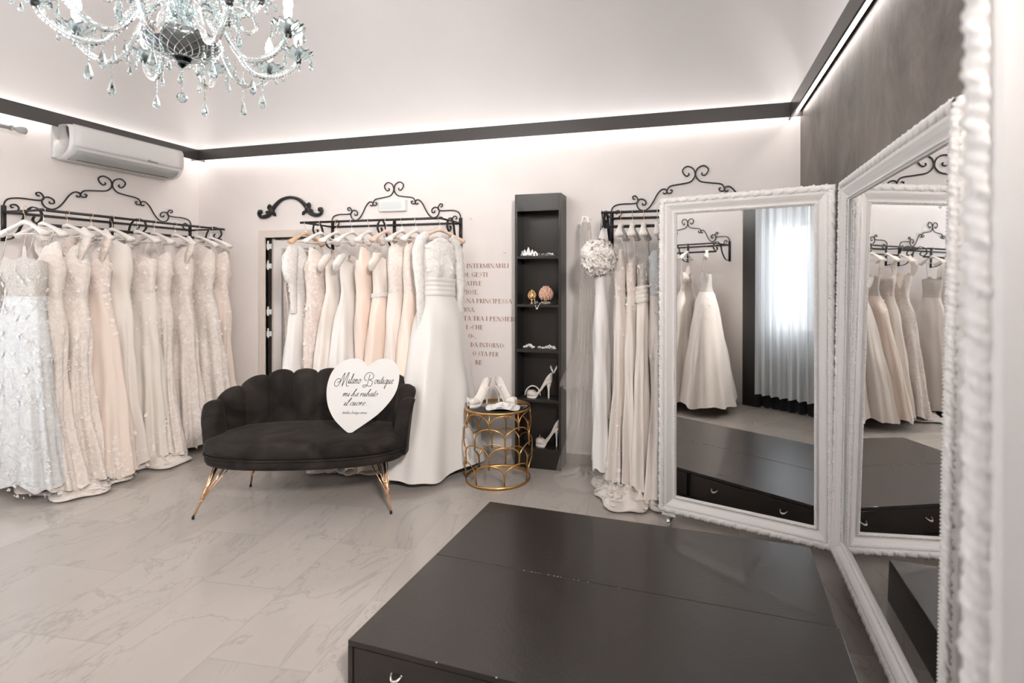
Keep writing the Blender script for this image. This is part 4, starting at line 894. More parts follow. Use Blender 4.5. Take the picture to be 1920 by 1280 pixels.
MB().lathe([(0.0, 2.30), (0.03, 2.31), (0.05, 2.35), (0.035, 2.39), (0.045, 2.42), (0.03, 2.46), (0.022, 2.50), (0.034, 2.54), (0.05, 2.60), (0.035, 2.66), (0.02, 2.70), (0.04, 2.76), (0.028, 2.82), (0.015, 2.88), (0.006, 2.9)], 16).build('column', M['crystal'], ch)
MB().lathe([(0.0, 2.262), (0.03, 2.262), (0.085, 2.278), (0.118, 2.305), (0.124, 2.335), (0.116, 2.335), (0.10, 2.308), (0.05, 2.285), (0, 2.28)], 40).build('bowl', mat('smoked_silver_glass', (0.16, 0.17, 0.17), 0.15, metal=0.6), ch)
m = MB()
for sg in (-1, 1):
    for j in range(20):
        pts = []
        for q in np.linspace(0, 1, 14):
            r = 0.035 + 0.092 * math.sin(q * PI / 2); z = 2.257 + 0.078 * q ** 1.8; an = j * 2 * PI / 20 + sg * q * 0.9; pts.append((r * math.cos(an), r * math.sin(an), z))
        m.tube(pts, 0.0018, 5)
m.build('bowl_lattice', M['crystal'], ch)
m = MB()
for j in range(8): t = j * 2 * PI / 8; a = np.linspace(0, PI, 10); m.tube([((0.05 + 0.025 * math.sin(q)) * math.cos(t + 0.5 * math.cos(q)), (0.05 + 0.025 * math.sin(q)) * math.sin(t + 0.5 * math.cos(q)), 2.255 - 0.012 * math.sin(q)) for q in a], 0.0022, 5)
for j in range(5): t = j * 2 * PI / 5; drop(m, (0.075 * math.cos(t), 0.075 * math.sin(t), 2.255), 1.0, 3)
m.lathe([(0.0, 2.215), (0.02, 2.235), (0.035, 2.262), (0.0, 2.262)], 12)
for i in range(9): m.ball((0, 0, 2.215 - 0.0095 * i), 0.0045, 6, 4)
m.build('bowl_drops', M['crystal'], ch, smooth=False)
MB().ball((0, 0, 2.108), 0.019, 10, 7).build('crystal_ball', M['crystal'], ch, smooth=False)
MB().tube([(0, 0, 2.9), (0, 0, 3.62)], 0.006, 8).build('chain', M['chrome'], ch)
MB().lathe([(0.0, 3.60), (0.05, 3.61), (0.06, 3.645), (0, 3.65)], 20).build('canopy', M['chrome'], ch)

# ------------------------------------------------------------------ hangers and bridal gowns
def hanger(label, x, y, rz, m='hanger_white', wire='chrome', zr=RZ, bar=True, tilt=0.0):
    t = thing('clothes_hanger', label, 'hanger', (x, y, zr - 0.10), 0, 'hangers on the wall racks', rot=(0, tilt, rz))
    hk = catmull([(0, 0, 0.012), (0, 0, 0.055), (0.012, 0, 0.072), (0.0165, 0, 0.095), (0.008, 0, 0.1135), (-0.008, 0, 0.1135), (-0.0155, 0, 0.100), (-0.0145, 0, 0.088)], 5)
    MB().tube(hk, 0.0021, 6).build('hook', M[wire], t)
    q = np.linspace(-1, 1, 23); P = [(0.210 * s, 0.014 * s * s, 0.012 - 0.082 * abs(s) ** 1.2) for s in q]
    MB().tube(P, 0.0110 + 0.0125 * np.abs(q) ** 2.0 + 0.006 * np.exp(-(q / 0.12) ** 2), 10, flat=(1.25, 0.85)).build('shoulders', M[m], t)
    if bar: MB().tube([(-0.165, 0.004, -0.066), (0.165, 0.004, -0.066)], 0.0035, 6).build('trouser_bar', M[m], t)
    return t
SHP = {  # z, half width, half depth
 'sheath': [(1.66, .150, .050), (1.52, .172, .066), (1.33, .142, .056), (1.12, .172, .068), (.70, .195, .070), (.30, .235, .080), (0, .285, .092)],
 'mermaid': [(1.66, .150, .050), (1.52, .170, .066), (1.32, .140, .056), (1.10, .170, .068), (.78, .165, .062), (.50, .195, .070), (.2, .275, .092), (0, .33, .10)],
 'aline': [(1.66, .150, .050), (1.52, .168, .064), (1.31, .137, .056), (1.10, .195, .075), (.6, .285, .10), (0, .36, .125)],
 'full': [(1.66, .150, .055), (1.52, .160, .070), (1.31, .125, .062), (1.15, .20, .12), (.6, .30, .21), (0, .41, .29)],
 'ball': [(1.66, .150, .060), (1.52, .165, .080), (1.36, .125, .070), (1.22, .25, .16), (.6, .42, .30), (0, .54, .42)]}
def gown(label, x, y, rz, shape='sheath', bod='lace_ivory', skt='tulle_ivory', neck='sweet', top=1.58, waist=1.31, hem=0.06, straps='thin', seed=0, app=(), nf=9, amp=0.031, wk=1.0, dk=1.0, sash=None, train=None, nick='', zk=0.0, appm='applique', dx=0.0, group=None):
    R = random.Random(seed * 7 + 1); t = thing('wedding_gown', label, 'wedding dress', (x, y, 0), rz, group or 'wedding gowns on the wall racks')
    K = SHP[shape]; kz = [k[0] for k in K][::-1]; kw = [k[1] * wk for k in K][::-1]; kd = [k[2] * dk for k in K][::-1]
    def wd(z):  # smooth interpolation of the outline
        w_ = np.interp(z, kz, kw); d_ = np.interp(z, kz, kd); w2 = (np.interp(z + .05, kz, kw) + np.interp(z - .05, kz, kw) + w_) / 3; d2 = (np.interp(z + .05, kz, kd) + np.interp(z - .05, kz, kd) + d_) / 3
        return w2, d2
    ph = [R.uniform(0, 2 * PI) for _ in range(6)]; n1, n2, n3 = nf, nf + R.choice((3, 4, 5)), max(3, nf // 2)
    def surf(th, z, ex=0.0):
        w_, d_ = wd(z); g = float(np.clip((waist - z) / max(waist - hem, .1), 0, 1)) if z < waist else 0
        A = amp * (g ** 0.8) * (0.25 + 0.75 * min(1, g * 1.3))
        f = A * (0.62 * math.sin(n1 * th + ph[0] + 0.5 * math.sin(z * 2.1 + ph[3])) + 0.45 * math.sin(n2 * th + ph[1] + 0.8 * math.sin(z * 1.7 + ph[4])) + 0.5 * math.sin(n3 * th + ph[2]))
        f += 0.004 * math.sin(5 * th + z * 14 + ph[5]) * (1 if z < 1.5 else .4)
        c, s = math.cos(th), math.sin(th); e = 0.82
        bx = math.copysign(abs(c) ** e, c); by = math.copysign(abs(s) ** e, s)
        if z > waist - 0.02 and s > 0:   # bust volume on the front side
            by *= 1 + 0.30 * math.exp(-((z - (top - 0.09)) / 0.055) ** 2) * math.exp(-((abs(c) - 0.42) / 0.3) ** 2)
        sway = dx * g; rr = ex + f
        return ((w_ + rr) * bx + sway, (d_ + rr) * by * 1.0 + 0.010 * math.sin(z * 2.2 + ph[3]) * (g ** .5), z)
    def ztop(th):
        c, s = math.cos(th), math.sin(th)
        if neck == 'v': return top + 0.07 * abs(c) ** 0.8 - (0.15 * math.exp(-(c / 0.28) ** 2) if s > 0 else 0.10)
        if neck == 'sweet': return top + (0.030 * math.exp(-((abs(c) - 0.45) / 0.25) ** 2) - 0.02 if s > 0 else -0.03)
        if neck == 'high': return 1.742 - 0.05 * c * c - 0.012 * (s > 0)
        if neck == 'boat': return top + 0.06 * c * c
        return top
    NT, NB, NS = 84, 14, 46
    th = np.linspace(0, 2 * PI, NT + 1)[:-1]
    b_ = []
    for i in range(NB + 1):
        row = []
        for a in th:
            zt = ztop(a); z = zt + (waist - zt) * i / NB
            p = surf(a, min(z, 1.66)); q = p
            if z > 1.64: kk = max(0.0, (1.742 - z) / 0.10); kk = min(1, kk); q = (p[0] * (0.55 + 0.45 * kk) , p[1] * (0.35 + 0.65 * kk), z)
            else: q = (p[0], p[1], z)
            row.append(q)
        b_.append(row)
    MB().grid(b_, cv=True, flip=True).build('bodice', M[bod], t)
    sk = []
    for i in range(NS + 1):
        g = i / NS; row = []
        for a in th:
            hz = hem + 0.016 * math.sin(4 * a + ph[2]) + 0.010 * math.sin(7 * a + ph[0]) + zk * math.cos(a)
            z = waist + 0.004 + (hz - waist) * g; p = surf(a, z, 0.0022)
            row.append((p[0], p[1], z))
        sk.append(row)
    MB().grid(sk, cv=True, flip=True).build('skirt', M[skt], t)
    # lace flowers scattered over the cloth
    m = MB()
    for z0, z1, n_ in app:
        for _ in range(int(n_)):
            a = R.uniform(0, 2 * PI); z = R.uniform(z0, z1) if z1 > 0.5 else z0 + (z1 - z0) * R.random() ** 1.4
            if z > ztop(a) - 0.01: continue
            e = 0.02; p = Vector(surf(a, z, 0.005)); pa = Vector(surf(a + e, z, 0.005)); pz = Vector(surf(a, z + 0.01, 0.005)); u = (pa - p).normalized(); v = (pz - p).normalized(); n = u.cross(v).normalized()
            r = R.uniform(0.006, 0.016); a0 = R.uniform(0, PI); np_ = R.choice((3, 4, 5, 5))
            for k in range(np_):
                q = a0 + k * 2 * PI / np_; d = u * math.cos(q) + v * math.sin(q); s_ = u * -math.sin(q) + v * math.cos(q); l_ = r * R.uniform(0.8, 1.5)
                m.add([p + n * .001, p + d * l_ * .55 + s_ * l_ * .38 + n * 0.003, p + d * l_ + n * 0.005, p + d * l_ * .55 - s_ * l_ * .38 + n * 0.003], [(0, 1, 2, 3)])
    if m.n: m.build('lace_applique', M[appm], t, smooth=False)
    zs = 1.735
    if straps == 'thin':
        for sg in (-1, 1):
            c = sg * 0.62; a = math.acos(abs(c)) ; p1 = surf(math.acos(c), ztop(math.acos(c)) - 0.004)
            MB().tube([(sg * 0.13, 0.012, zs + 0.03), (p1[0], p1[1], ztop(math.acos(c)) - 0.006)], 0.0028, 5).build('strap', M[bod], t)
    elif straps in ('cap', 'long', 'puff', 'drop'):
        for sg in (-1, 1):
            if straps == 'cap': P = [(sg * 0.125, 0.0, 1.765), (sg * 0.170, 0.010, 1.71), (sg * 0.185, 0.03, 1.66), (sg * 0.160, 0.035, 1.60), (sg * 0.145, 0.03, 1.555)]; r = [0.022, 0.036, 0.040, 0.034, 0.018]
            elif straps == 'drop': P = [(sg * 0.13, 0.03, 1.60), (sg * 0.19, 0.035, 1.575), (sg * 0.215, 0.02, 1.53), (sg * 0.195, 0.0, 1.49)]; r = [0.02, 0.034, 0.036, 0.018]
            elif straps == 'long': P = [(sg * 0.11, 0.0, 1.745), (sg * 0.165, 0.0, 1.70), (sg * 0.195, 0.0, 1.60), (sg * 0.200, 0.02, 1.45), (sg * 0.195, 0.03, 1.30), (sg * 0.19, 0.02, 1.14), (sg * 0.185, 0.02, 1.06)]; r = [0.028, 0.045, 0.050, 0.044, 0.036, 0.030, 0.028]
            else: P = [(sg * 0.11, 0.0, 1.66), (sg * 0.16, 0.0, 1.635), (sg * 0.20, 0.0, 1.56), (sg * 0.21, 0.01, 1.46), (sg * 0.195, 0.02, 1.38), (sg * 0.185, 0.02, 1.28), (sg * 0.18, 0.02, 1.16)]; r = [0.03, 0.062, 0.078, 0.070, 0.038, 0.034, 0.032]
            C_ = catmull(P, 6); rr = np.interp(np.linspace(0, 1, len(C_)), np.linspace(0, 1, len(r)), r) * (1 + 0.05 * np.sin(np.arange(len(C_)) * 1.3))
            MB().tube(C_, rr, 14, caps=False, flat=(0.62, 1.0)).build('sleeve', M[bod], t)
            if app:
                m = MB()
                for _ in range(60):
                    i = R.randrange(2, len(C_) - 1); a = R.uniform(0, 2 * PI); p = Vector(C_[i]) + Vector((math.cos(a) * rr[i], math.sin(a) * rr[i] * 0.75, R.uniform(-.01, .01))); r_ = R.uniform(.006, .014)
                    for k in range(4):
                        q = k * PI / 2 + a; d = Vector((math.cos(a) * .3 - math.sin(a) * math.cos(q), math.sin(a) * .3 + math.cos(a) * math.cos(q), math.sin(q))) * r_; s_ = Vector((-d.y, d.x, d.z * .2)) * .4
                        m.add([p, p + d * .6 + s_, p + d * 1.2, p + d * .6 - s_], [(0, 1, 2, 3)])
                m.build('sleeve_applique', M[appm], t, smooth=False)
    if sash:
        z0, z1, mt, brooch = sash; rows = []
        for i in range(25):
            z = z0 + (z1 - z0) * i / 24; pl = 0.004 + 0.0045 * abs(math.sin(PI * 4 * i / 24)); row = []
            for a in th[::2]: row.append(surf(a, z + 0.006 * math.sin(2 * a), pl + 0.004)[:2] + (z + 0.006 * math.sin(2 * a),))
            rows.append(row)
        so_ = MB().grid(rows, cv=True).build('sash', M[mt], t)
        if brooch:
            m = MB(); 
            for k in range(14): p = surf(PI / 2 + R.uniform(-.35, .35), (z0 + z1) / 2 + R.uniform(-.01, .01), 0.012); m.ball(p, 0.005, 5, 4)
            m.build('brooch', M['beads'], so_)
    if train:
        tx, ty, tr_ = train; m = MB(); rows = []
        for i in range(22):
            q = i / 21; row = []
            for j in range(60):
                a = j * 2 * PI / 60; r = tr_ * q * (1 + 0.16 * math.sin(3 * a + ph[1]) + 0.10 * math.sin(7 * a + ph[2]))
                z = 0.010 + 0.11 * (1 - q) ** 1.2 + 0.034 * (1 + math.sin(11 * a + 4 * q + ph[3]) * math.sin(9 * q + ph[4])) * (0.3 + q * (1 - q) * 2.2) * (1 if q < .98 else .35)
                row.append((tx + r * math.cos(a) * 0.9, ty + r * math.sin(a) * 0.75, z))
            rows.append(row)
        m.grid(rows, cv=True, flip=True); tr2 = m.build('train', M[skt], t, mods=solid(0.002))
        if app:
            m = MB()
            for _ in range(170):
                row = rows[int(21 * R.random() ** 0.5)]; p = Vector(R.choice(row)) + Vector((0, 0, 0.006)); r = R.uniform(.008, .022); a0 = R.uniform(0, 6)
                for k in range(5):
                    q = a0 + k * 2 * PI / 5; d = Vector((math.cos(q), math.sin(q), 0.25)) * r; s_ = Vector((-d.y, d.x, 0)) * .4
                    m.add([p, p + d * .55 + s_, p + d, p + d * .55 - s_], [(0, 1, 2, 3)])
            m.build('train_applique', M[appm], tr2, smooth=False)
    return t
PI2 = PI / 2
GL = 'gowns on the left wall rack'; GB = 'gowns on the back wall rack'; GR = 'gowns on the rack behind the mirror'; GM = 'gowns on the front wall racks seen in the mirrors'
XW = XL + 0.38
left = [
 (2.420, 'bluish-white strapless gown with a beaded bust at the left picture edge', dict(shape='sheath', bod='beads', skt='lace_cool', top=1.56, appm='applique_cool', app=[(0.06, 0.5, 240), (0.5, 1.5, 380)], dk=1.0, amp=.026, hem=.10, wk=1.05), 'hanger_white', 'gold_wire'),
 (2.522, 'ivory lace gown with thin straps, beside the beaded strapless gown', dict(shape='mermaid', skt='lace_ivory', top=1.60, app=[(0.06, 0.45, 140), (.5, 1.5, 80)], neck='v'), 'hanger_white', 'chrome'),
 (2.663, 'ivory lace fishtail gown with flowered cap shoulders', dict(shape='mermaid', bod='lace_ivory', skt='lace_ivory', top=1.60, straps='cap', neck='v', app=[(0.05, 0.5, 200), (.5, 1.6, 190)], train=(-0.10, 0.0, 0.33)), 'hanger_white', 'gold_wire'),
 (2.815, 'pale blush gown with a deep neckline and lace-edged white hem', dict(shape='aline', bod='lace_blush', skt='tulle_blush', top=1.59, straps='cap', neck='v', app=[(0.05, 0.35, 230), (1.0, 1.6, 120)], dk=.9, hem=.05), 'hanger_white', 'gold_wire'),
 (2.957, 'plain ivory tulle gown with an illusion neck, fifth from the left', dict(shape='sheath', bod='tulle_ivory', skt='tulle_ivory', neck='high', straps=None, app=[(0.05, 0.3, 150)], hem=.07), 'hanger_white', 'gold_wire'),
 (3.147, 'ivory gown with a white satin flap at the shoulder', dict(shape='sheath', bod='lace_ivory', skt='tulle_ivory', top=1.60, straps='thin', app=[(0.05, 0.4, 170), (.9, 1.5, 110)], train=(-0.08, 0, 0.32)), 'hanger_white', 'chrome'),
 (3.279, 'slim ivory lace gown with a square top under the hanging straps', dict(shape='mermaid', skt='lace_ivory', top=1.58, neck='boat', app=[(0.04, 0.3, 130), (.9, 1.5, 60)]), 'hanger_white', 'chrome'),
 (3.457, 'sparkling ivory gown with a peach ribbon hanging beside it', dict(shape='sheath', bod='lace_ivory', skt='lace_ivory', top=1.62, straps='cap', neck='v', app=[(0.05, 0.35, 160), (.8, 1.6, 120)]), 'hanger_white', 'gold_wire'),
 (3.672, 'wide ivory gown densely covered with lace flowers, second from the corner', dict(shape='aline', bod='lace_ivory', skt='lace_ivory', top=1.63, neck='high', straps=None, app=[(0.05, 0.6, 200), (.6, 1.6, 260)], hem=.08, dk=.9), 'hanger_white', 'chrome'),
 (3.800, 'blush fishtail gown with a smooth tulle skirt, nearest the room corner', dict(shape='mermaid', bod='lace_blush', skt='tulle_blush', top=1.60, neck='v', app=[(0.8, 1.6, 150)], hem=.2, wk=1.12), 'hanger_white', 'chrome')]
RJ = random.Random(11)
def short(l): return l
for i, (y, lab, kw, hm, wr) in enumerate(left):
    a = RJ.uniform(-0.10, 0.10)
    gown(lab, XW, y + 0.001 * i, PI + a, seed=i + 1, group=GL, **kw)
    hanger('white hanger on the left rack, ' + ['at the picture edge', 'above the strapped gown beside the beaded one', 'above the flowered cap shoulders', 'above the deep neckline', 'above the illusion neck', 'above the satin flap', 'above the square-topped gown', 'above the peach ribbon', 'above the densely flowered gown', 'nearest the room corner'][i], XW, y, PI + a, hm, wr)
m = MB(); m.grid([[(0.10 * q + 0.02, 0.06 + 0.02 * math.sin(j), 1.60 - 0.018 * j - 0.05 * q) for j in range(8)] for q in np.linspace(0, 1, 6)])
m.grid([[(0.02 + 0.03 * q, -0.02, 1.62 - 0.04 * j) for j in range(3)] for q in np.linspace(0, 1, 3)])
fl_ = m.build('shoulder_flap', M['satin_white'], [o for o in bpy.data.objects if o.get('label', '').startswith('ivory gown with a white satin flap')][0], mods=solid(0.003))
rb_ = MB().grid([[(-0.16 + 0.022 * q + 0.004 * math.sin(j * .7), -0.01 + 0.004 * math.cos(j), 1.73 - 0.03 * j) for j in range(12)] for q in np.linspace(0, 1, 3)])
rb_.build('peach_ribbon', mat('peach_ribbon', (0.85, 0.55, 0.40), 0.45), [o for o in bpy.data.objects if o.get('label', '').startswith('sparkling ivory gown')][0], mods=solid(0.0015))

YW = YB - 0.38
back = [
 (-2.990, 'white puff-sleeved lace gown hanging in front of the open doorway', dict(shape='aline', bod='lace_white', skt='satin_white', top=1.62, neck='v', straps='puff', waist=1.30, app=[(1.2, 1.6, 90)], hem=.10, dk=.9), 'hanger_wood', 'chrome', .1, 'natural wood hanger above the puff-sleeved gown'),
 (-2.850, 'sheer gown strewn with white fabric flowers beside the puff sleeves', dict(shape='sheath', bod='lace_blush', skt='lace_blush', top=1.60, neck='v', straps=None, app=[(.2, 1.6, 420)], appm='petal', hem=.15), 'hanger_white', 'chrome', .05, 'white hanger above the flower-strewn gown'),
 (-2.700, 'ivory satin gown with a folded off-shoulder collar, left one of two', dict(shape='full', dk=.45, wk=.9, dx=.03, bod='satin_ivory', skt='satin_ivory', top=1.55, neck='boat', straps='drop', amp=.030, nf=7, hem=.05), 'hanger_white', 'gold_wire', 0.05, 'white hanger above the left off-shoulder satin gown'),
 (-2.560, 'white satin gown with a wide folded off-shoulder collar and seamed skirt', dict(shape='full', dk=.45, wk=.9, dx=.03, bod='satin_white', skt='satin_white', top=1.54, neck='boat', straps='drop', amp=.030, nf=8, hem=.04, train=(0.06, 0, .34)), 'hanger_white', 'chrome', 0.0, 'white hanger above the white off-shoulder satin gown'),
 (-2.410, 'blush satin gown with a beaded plunging neckline', dict(shape='mermaid', bod='satin_blush', skt='satin_blush', top=1.60, neck='v', straps='thin', amp=.016, nf=5, hem=.03, train=(0.06, 0, .33)), 'hanger_white', 'chrome', 0.12, 'white hanger above the beaded blush neckline'),
 (-2.255, 'ivory satin gown with a narrow belt and silver brooch', dict(shape='aline', dk=.9, bod='satin_ivory', skt='satin_blush', top=1.56, neck='boat', straps='drop', sash=(1.285, 1.318, 'satin_white', True), amp=.022, nf=6, hem=.05), 'hanger_pink', 'chrome', 0.0, 'pale pink hanger above the belted satin gown'),
 (-2.120, 'narrow ivory lace gown squeezed beside the belted gown', dict(shape='sheath', bod='lace_ivory', skt='satin_ivory', top=1.64, neck='high', straps=None, amp=.018, hem=.05), 'hanger_white', 'chrome', 0.0, 'white hanger above the narrow lace gown'),
 (-2.000, 'blush satin gown with a lace top, half hidden by the long-sleeved gown', dict(shape='aline', bod='lace_blush', skt='satin_blush', top=1.60, neck='high', straps=None, amp=.026, nf=7, hem=.05, dk=.8), 'hanger_white', 'chrome', 0.0, 'white hanger above the half-hidden lace-topped gown')]
for i, (x, lab, kw, hm, wr, a, hl) in enumerate(back):
    gown(lab, x, YW, -PI2 + a, seed=i + 21, group=GB, **kw)
    hanger(hl, x, YW, -PI2 + a, hm, wr)
# full white gown with lace sleeves, turned towards the room
gown('full white satin gown with lace sleeves and a pleated sash, facing the room', -1.795, YW - 0.03, math.radians(-112), shape='full', bod='lace_white', skt='satin_white', neck='high', straps='long', waist=1.30, app=[(1.42, 1.72, 130)], sash=(1.30, 1.43, 'satin_white', False), amp=0.030, nf=7, hem=0.045, seed=33, wk=0.95, dk=0.95, dx=0.05, group=GB)
hanger('pale pink hanger under the lace shoulders of the full white gown', -1.800, YW, math.radians(-118), 'hanger_pink', 'chrome')

right = [
 (-0.445, 'ivory lace fishtail gown next to the ruffled bolero', dict(shape='mermaid', bod='lace_ivory', skt='satin_ivory', top=1.55, neck='v', straps='thin', app=[(.08, .6, 150), (1.0, 1.5, 70)], hem=.12, wk=.85, dk=.7, train=(0.10, 0.02, .27)), 'hanger_white', 'gold_wire', 'white hanger above the fishtail gown beside the bolero'),
 (-0.366, 'ivory satin gown with a flowered tulle top, third from the shelf', dict(shape='sheath', bod='lace_blush', skt='satin_ivory', top=1.56, neck='sweet', straps='thin', app=[(1.2, 1.55, 70)], appm='petal', hem=.10, wk=.9, dk=.6, train=(.12, 0, .30)), 'hanger_white', 'chrome', 'white hanger above the flowered tulle top'),
 (-0.290, 'ivory satin gown with a beaded bust and pleated satin sash', dict(shape='sheath', bod='beads', skt='satin_ivory', top=1.55, straps='thin', sash=(1.27, 1.38, 'satin_ivory', False), hem=.09, dk=.7, app=[(1.4, 1.55, 30)]), 'hanger_white', 'gold_wire', 'white hanger above the beaded bust and sash'),
 (-0.200, 'silvery lace gown half hidden behind the mirror frame', dict(shape='mermaid', bod='lace_cool', skt='satin_ivory', top=1.55, neck='boat', app=[(.9, 1.5, 110)], hem=.05, train=(.08, 0, .28)), 'hanger_white', 'chrome', 'white hanger touching the mirror frame')]
for i, (x, lab, kw, hm, wr, hl) in enumerate(right):
    gown(lab, x, YW, -PI2, seed=i + 41, group=GR, **kw)
    hanger(hl, x, YW, -PI2, hm, wr)
gown('long plain white satin gown below the ruffled bolero', -0.570, YW - 0.01, -PI2 + .1, shape='sheath', bod='satin_white', skt='satin_white', top=1.50, straps='thin', hem=0.17, seed=51, amp=.018, nf=6, wk=.9, dk=.8, group=GR)
# ruffled bolero
bl = thing('ruffled_bolero', 'white bolero of curled organza ruffles hanging on the rack end', 'bolero', (-0.575, YW - 0.03, 0))
R = random.Random(77); m = MB(); C0 = Vector((0.0, -0.10, 1.565))
m.ball(C0, 0.085, 14, 10, (1.1, 1.2, 1.0))
for _ in range(420):
    n = Vector((R.gauss(0, 1), R.gauss(0, 1), R.gauss(0, 1))).normalized(); p = C0 + Vector((n.x * 0.105, n.y * 0.135, n.z * 0.115))
    u = n.cross(Vector((R.gauss(0, 1), R.gauss(0, 1), R.gauss(0, 1)))).normalized(); v = n.cross(u); s = R.uniform(0.016, 0.030); rows = []
    for i in range(4):
        q = i / 3; rows.append([tuple(p + u * s * (q - 0.4) * 1.4 + v * s * (j - 2) * 0.42 + n * s * (0.55 * q * q + 0.22 * math.sin(j * 2.4 + q * 3))) for j in range(5)])
    m.grid(rows)
m.build('ruffles', M['petal'], bl)
MB().tube([(0, 0.02, 1.665), (-0.008, 0.025, 1.76), (0, 0.03, 1.893), (0.010, 0.035, 1.76), (0.006, 0.03, 1.665)], 0.006, 6, flat=(1.5, .5)).build('hanging_loop', M['rubber'], bl)
m = MB(); m.lathe([(0.045, 1.62), (0.03, 1.68), (0.016, 1.73), (0.006, 1.76)], 14, center=(0, 0.02, 0)); m.build('shoulder_cloth', M['satin_white'], bl)
# veil with beaded edge
vl = thing('bridal_veil', 'long sheer tulle veil with beaded edge beside the black shelf', 'veil', (-0.715, YB - 0.23, 0))
rows = []
for i in range(44):
    q = i / 43; z = 1.83 - 1.80 * q; wv = 0.035 + 0.075 * q ** 0.8 + 0.09 * float(sstep(.75, 1, q))
    rows.append([((j / 59 - 0.5) * 2 * wv + 0.02 * math.sin(q * 3), -0.03 - 0.06 * float(sstep(.7, 1, q)) + (0.020 + 0.02 * q) * math.sin(j * 0.75 + 0.6 * math.sin(q * 4)), z + 0.012 * math.sin(j * .5) * (q > .97)) for j in range(60)])
MB().grid(rows).build('long_layer', M['veil'], vl)
rows2 = [[(x * 0.9 + 0.01, y - 0.035, 1.83 - (1.83 - z) * 0.655) for x, y, z in r_] for r_ in rows]
MB().grid(rows2).build('short_layer', M['veil'], vl)
m = MB(); m.tube([(0.03, -0.02, 1.78), (0.012, -0.02, 1.868), (-0.015, -0.02, 1.872), (-0.03, -0.02, 1.80)], 0.012, 8)
for k in range(26): m.ball((0.038 - 0.004 * math.sin(k), -0.035, 1.86 - 0.008 * k), 0.0055, 5, 4)
m.build('beaded_comb', M['pearl'], vl)
MB().tube([(0, 0.228, 1.878), (0, -0.02, 1.878)], 0.003, 6).build('wall_pin', M['steel'], vl)
rows = []
for i in range(14):
    q = i / 13; rows.append([(0.02 + (0.05 + 0.17 * q) * math.cos(a) * 1.0, -0.14 + (0.05 + 0.15 * q) * math.sin(a), 0.012 + 0.05 * (1 - q) + 0.02 * (1 + math.sin(9 * a + 5 * q)) * (1 - q * .5)) for a in np.linspace(0, 2 * PI, 50)[:-1]])
MB().grid(rows, cv=True).build('floor_gathers', M['veil'], vl)

# ------------------------------------------------------------------ what the mirrors show: front wall gowns, pillar, curtains
YM = YF + 0.38
fr = [
 (-1.66, 'ivory ball gown with a silver beaded bust, nearest the black pillar', dict(shape='ball', bod='beads', skt='tulle_ivory', top=1.55, app=[(1.0, 1.3, 90)], amp=.030, nf=11, hem=.10, dx=.19, dk=.75)),
 (-1.93, 'ivory ball gown with one lace shoulder, second from the black pillar', dict(shape='ball', dk=.5, dx=.17, bod='lace_ivory', skt='tulle_ivory', top=1.58, neck='v', amp=.03, nf=12, hem=.08)),
 (-2.15, 'blush ball gown with a beaded bust, third from the black pillar', dict(shape='ball', dk=.4, dx=.17, bod='beads', skt='tulle_blush', top=1.56, app=[(1.1, 1.3, 60)], amp=.03, nf=10, hem=.08)),
 (-2.36, 'ivory full gown, fourth from the black pillar in the mirror', dict(shape='full', dk=.5, dx=.1, bod='lace_ivory', skt='tulle_ivory', top=1.58, neck='v', amp=.03, nf=9, hem=.06)),
 (-2.56, 'lace-panelled full gown, fifth from the black pillar in the mirror', dict(shape='full', dk=.5, dx=.1, bod='lace_ivory', skt='lace_ivory', top=1.58, straps='cap', app=[(.05, .5, 160)], amp=.028, nf=8, hem=.05, train=(.1, 0, .4))),
 (-3.00, 'cream full gown beside the joint of the two mirrored racks', dict(shape='full', dk=.5, dx=.1, bod='beads', skt='tulle_ivory', top=1.55, amp=.03, nf=9, hem=.06)),
 (-3.22, 'cream full gown with a tulle bodice, left of the mirrored rack joint', dict(shape='full', dk=.5, dx=.1, bod='tulle_ivory', skt='tulle_ivory', top=1.60, neck='high', straps=None, amp=.03, nf=10, hem=.06)),
 (-3.44, 'cream lace gown with puffed straps on the farther mirrored rack', dict(shape='full', dk=.5, dx=.1, bod='lace_ivory', skt='tulle_ivory', top=1.56, straps='drop', amp=.03, nf=9, hem=.06, train=(.1, 0, .4))),
 (-3.66, 'cream ball gown on the farther mirrored rack', dict(shape='full', dk=.5, dx=.1, bod='beads', skt='tulle_ivory', top=1.56, amp=.03, nf=11, hem=.06)),
 (-3.88, 'cream ball gown at the far end of the mirrored rack', dict(shape='full', dk=.5, dx=.1, bod='lace_ivory', skt='tulle_ivory', top=1.56, amp=.03, nf=11, hem=.06))]
for i, (x, lab, kw) in enumerate(fr):
    a = -0.25 if i else -0.55
    gown(lab, x, YM, PI2 + a, seed=61 + i, group=GM, **kw)
    hanger('white hanger of the front racks, ' + ['nearest the black pillar', 'second from the black pillar', 'third from the black pillar', 'fourth from the black pillar', 'fifth from the black pillar', 'beside the joint of the racks', 'beyond the joint of the racks', 'above the puffed straps', 'above the farther ball gown', 'at the far rack end'][i], x, YM, PI2 + a)
MB().box((-1.383, YF, 0), (-1.185, YF + 0.06, ZB - 0.01)).build('trim_5', M['black_paint'], kind='structure', smooth=False)
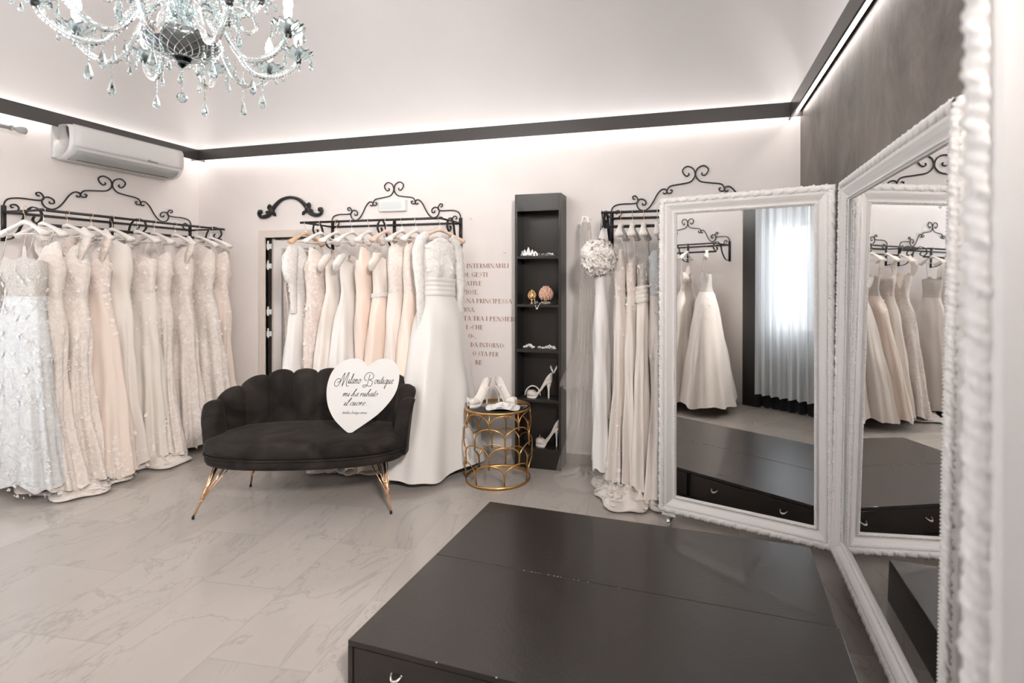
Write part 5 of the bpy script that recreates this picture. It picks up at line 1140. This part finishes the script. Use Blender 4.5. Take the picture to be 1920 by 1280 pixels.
def curtain(label, x0, x1, y, z0, z1, m, seed, nf=9, amp=0.025, name='curtain', part='cloth'):
    R = random.Random(seed); t = thing(name, label, 'curtain', ((x0 + x1) / 2, y, 0)); w = x1 - x0; n = 140; p1, p2 = R.uniform(0, 6), R.uniform(0, 6); rows = []
    for i in range(26):
        q = i / 25; z = z1 + (z0 - z1) * q
        rows.append([((j / n - .5) * w, amp * (0.7 + 0.6 * q) * (math.sin(j / n * nf * 2 * PI + p1 + .4 * math.sin(q * 3)) + 0.45 * math.sin(j / n * nf * 4.6 * PI + p2)), z + 0.006 * math.sin(j * .3) * (q > .95)) for j in range(n + 1)])
    MB().grid(rows).build(part, M[m], t); return t
curtain('white sheer curtain before the window, seen in the tall mirror', -1.18, -0.50, YF + 0.135, 0.16, 2.42, 'dense_curtain', 3, 7)
curtain('black floor-length under-curtain pooling below the white sheer curtain', -1.18, -0.50, YF + 0.055, 0.012, 0.55, 'black_cloth', 4, 6, 0.016)
curtain('added white sheer curtain softening the added left window, outside the picture', 0.0, 1.90, 0, 0.03, 2.42, 'sheer_curtain', 8, 14).matrix_world = Matrix.Translation((XL + 0.11, 0.95, 0)) @ Matrix.Rotation(PI / 2, 4, 'Z')  # unseen curtain added to diffuse light from the added window
cr = thing('curtain_rod', 'white rod carrying the sheer window curtain seen in the mirror', 'curtain rod', (-0.88, YF + 0.135, 2.43))
MB().tube([(-0.38, 0, 0), (0.38, 0, 0)], 0.012, 10).build('rod', M['grey_plastic'], cr)
for sg in (-1, 1): MB().tube([(sg * 0.36, 0, 0), (sg * 0.36, -0.135, 0)], 0.007, 8).build('wall_bracket', M['grey_plastic'], cr)

# added fill spotlights, unseen above and behind the camera, to brighten the gowns
for i_, (x_, tgt, pw) in enumerate(((0.60, (-4.2, 2.9, 1.1), 165), (0.70, (-2.0, 4.0, 1.2), 130))):
    t = thing('added_spotlight', ('added white fill spotlight on the front wall aimed at the left rack', 'added white fill spotlight on the front wall aimed at the back wall')[i_], 'spotlight', (x_, YF, 2.50), 0, 'added fill spotlights on the front wall')
    MB().tube([(0, 0, 0), (0, 0.09, -0.01)], 0.012, 10).build('arm', M['white_plastic'], t)
    d_ = (Vector(tgt) - Vector((x_, YF + 0.12, 2.49))).normalized(); p0 = Vector((0, 0.12, -0.01)) - d_ * 0.05
    MB().tube([tuple(p0), tuple(p0 + d_ * 0.10)], 0.04, 18, caps=False).ball(tuple(p0), 0.04, 14, 8).build('lamp_head', M['white_plastic'], t, mods=solid(0.003))
    ld = bpy.data.lights.new('added_fill_spot', 'SPOT'); ld.energy = pw; ld.spot_size = math.radians(95); ld.spot_blend = 0.9; ld.shadow_soft_size = 0.22; ld.color = (1.0, 0.93, 0.88)
    lo_ = bpy.data.objects.new('added_fill_spot', ld); COL.objects.link(lo_); lo_.parent = t; lo_.location = p0 + d_ * 0.115; lo_.rotation_euler = d_.to_track_quat('-Z', 'Y').to_euler()
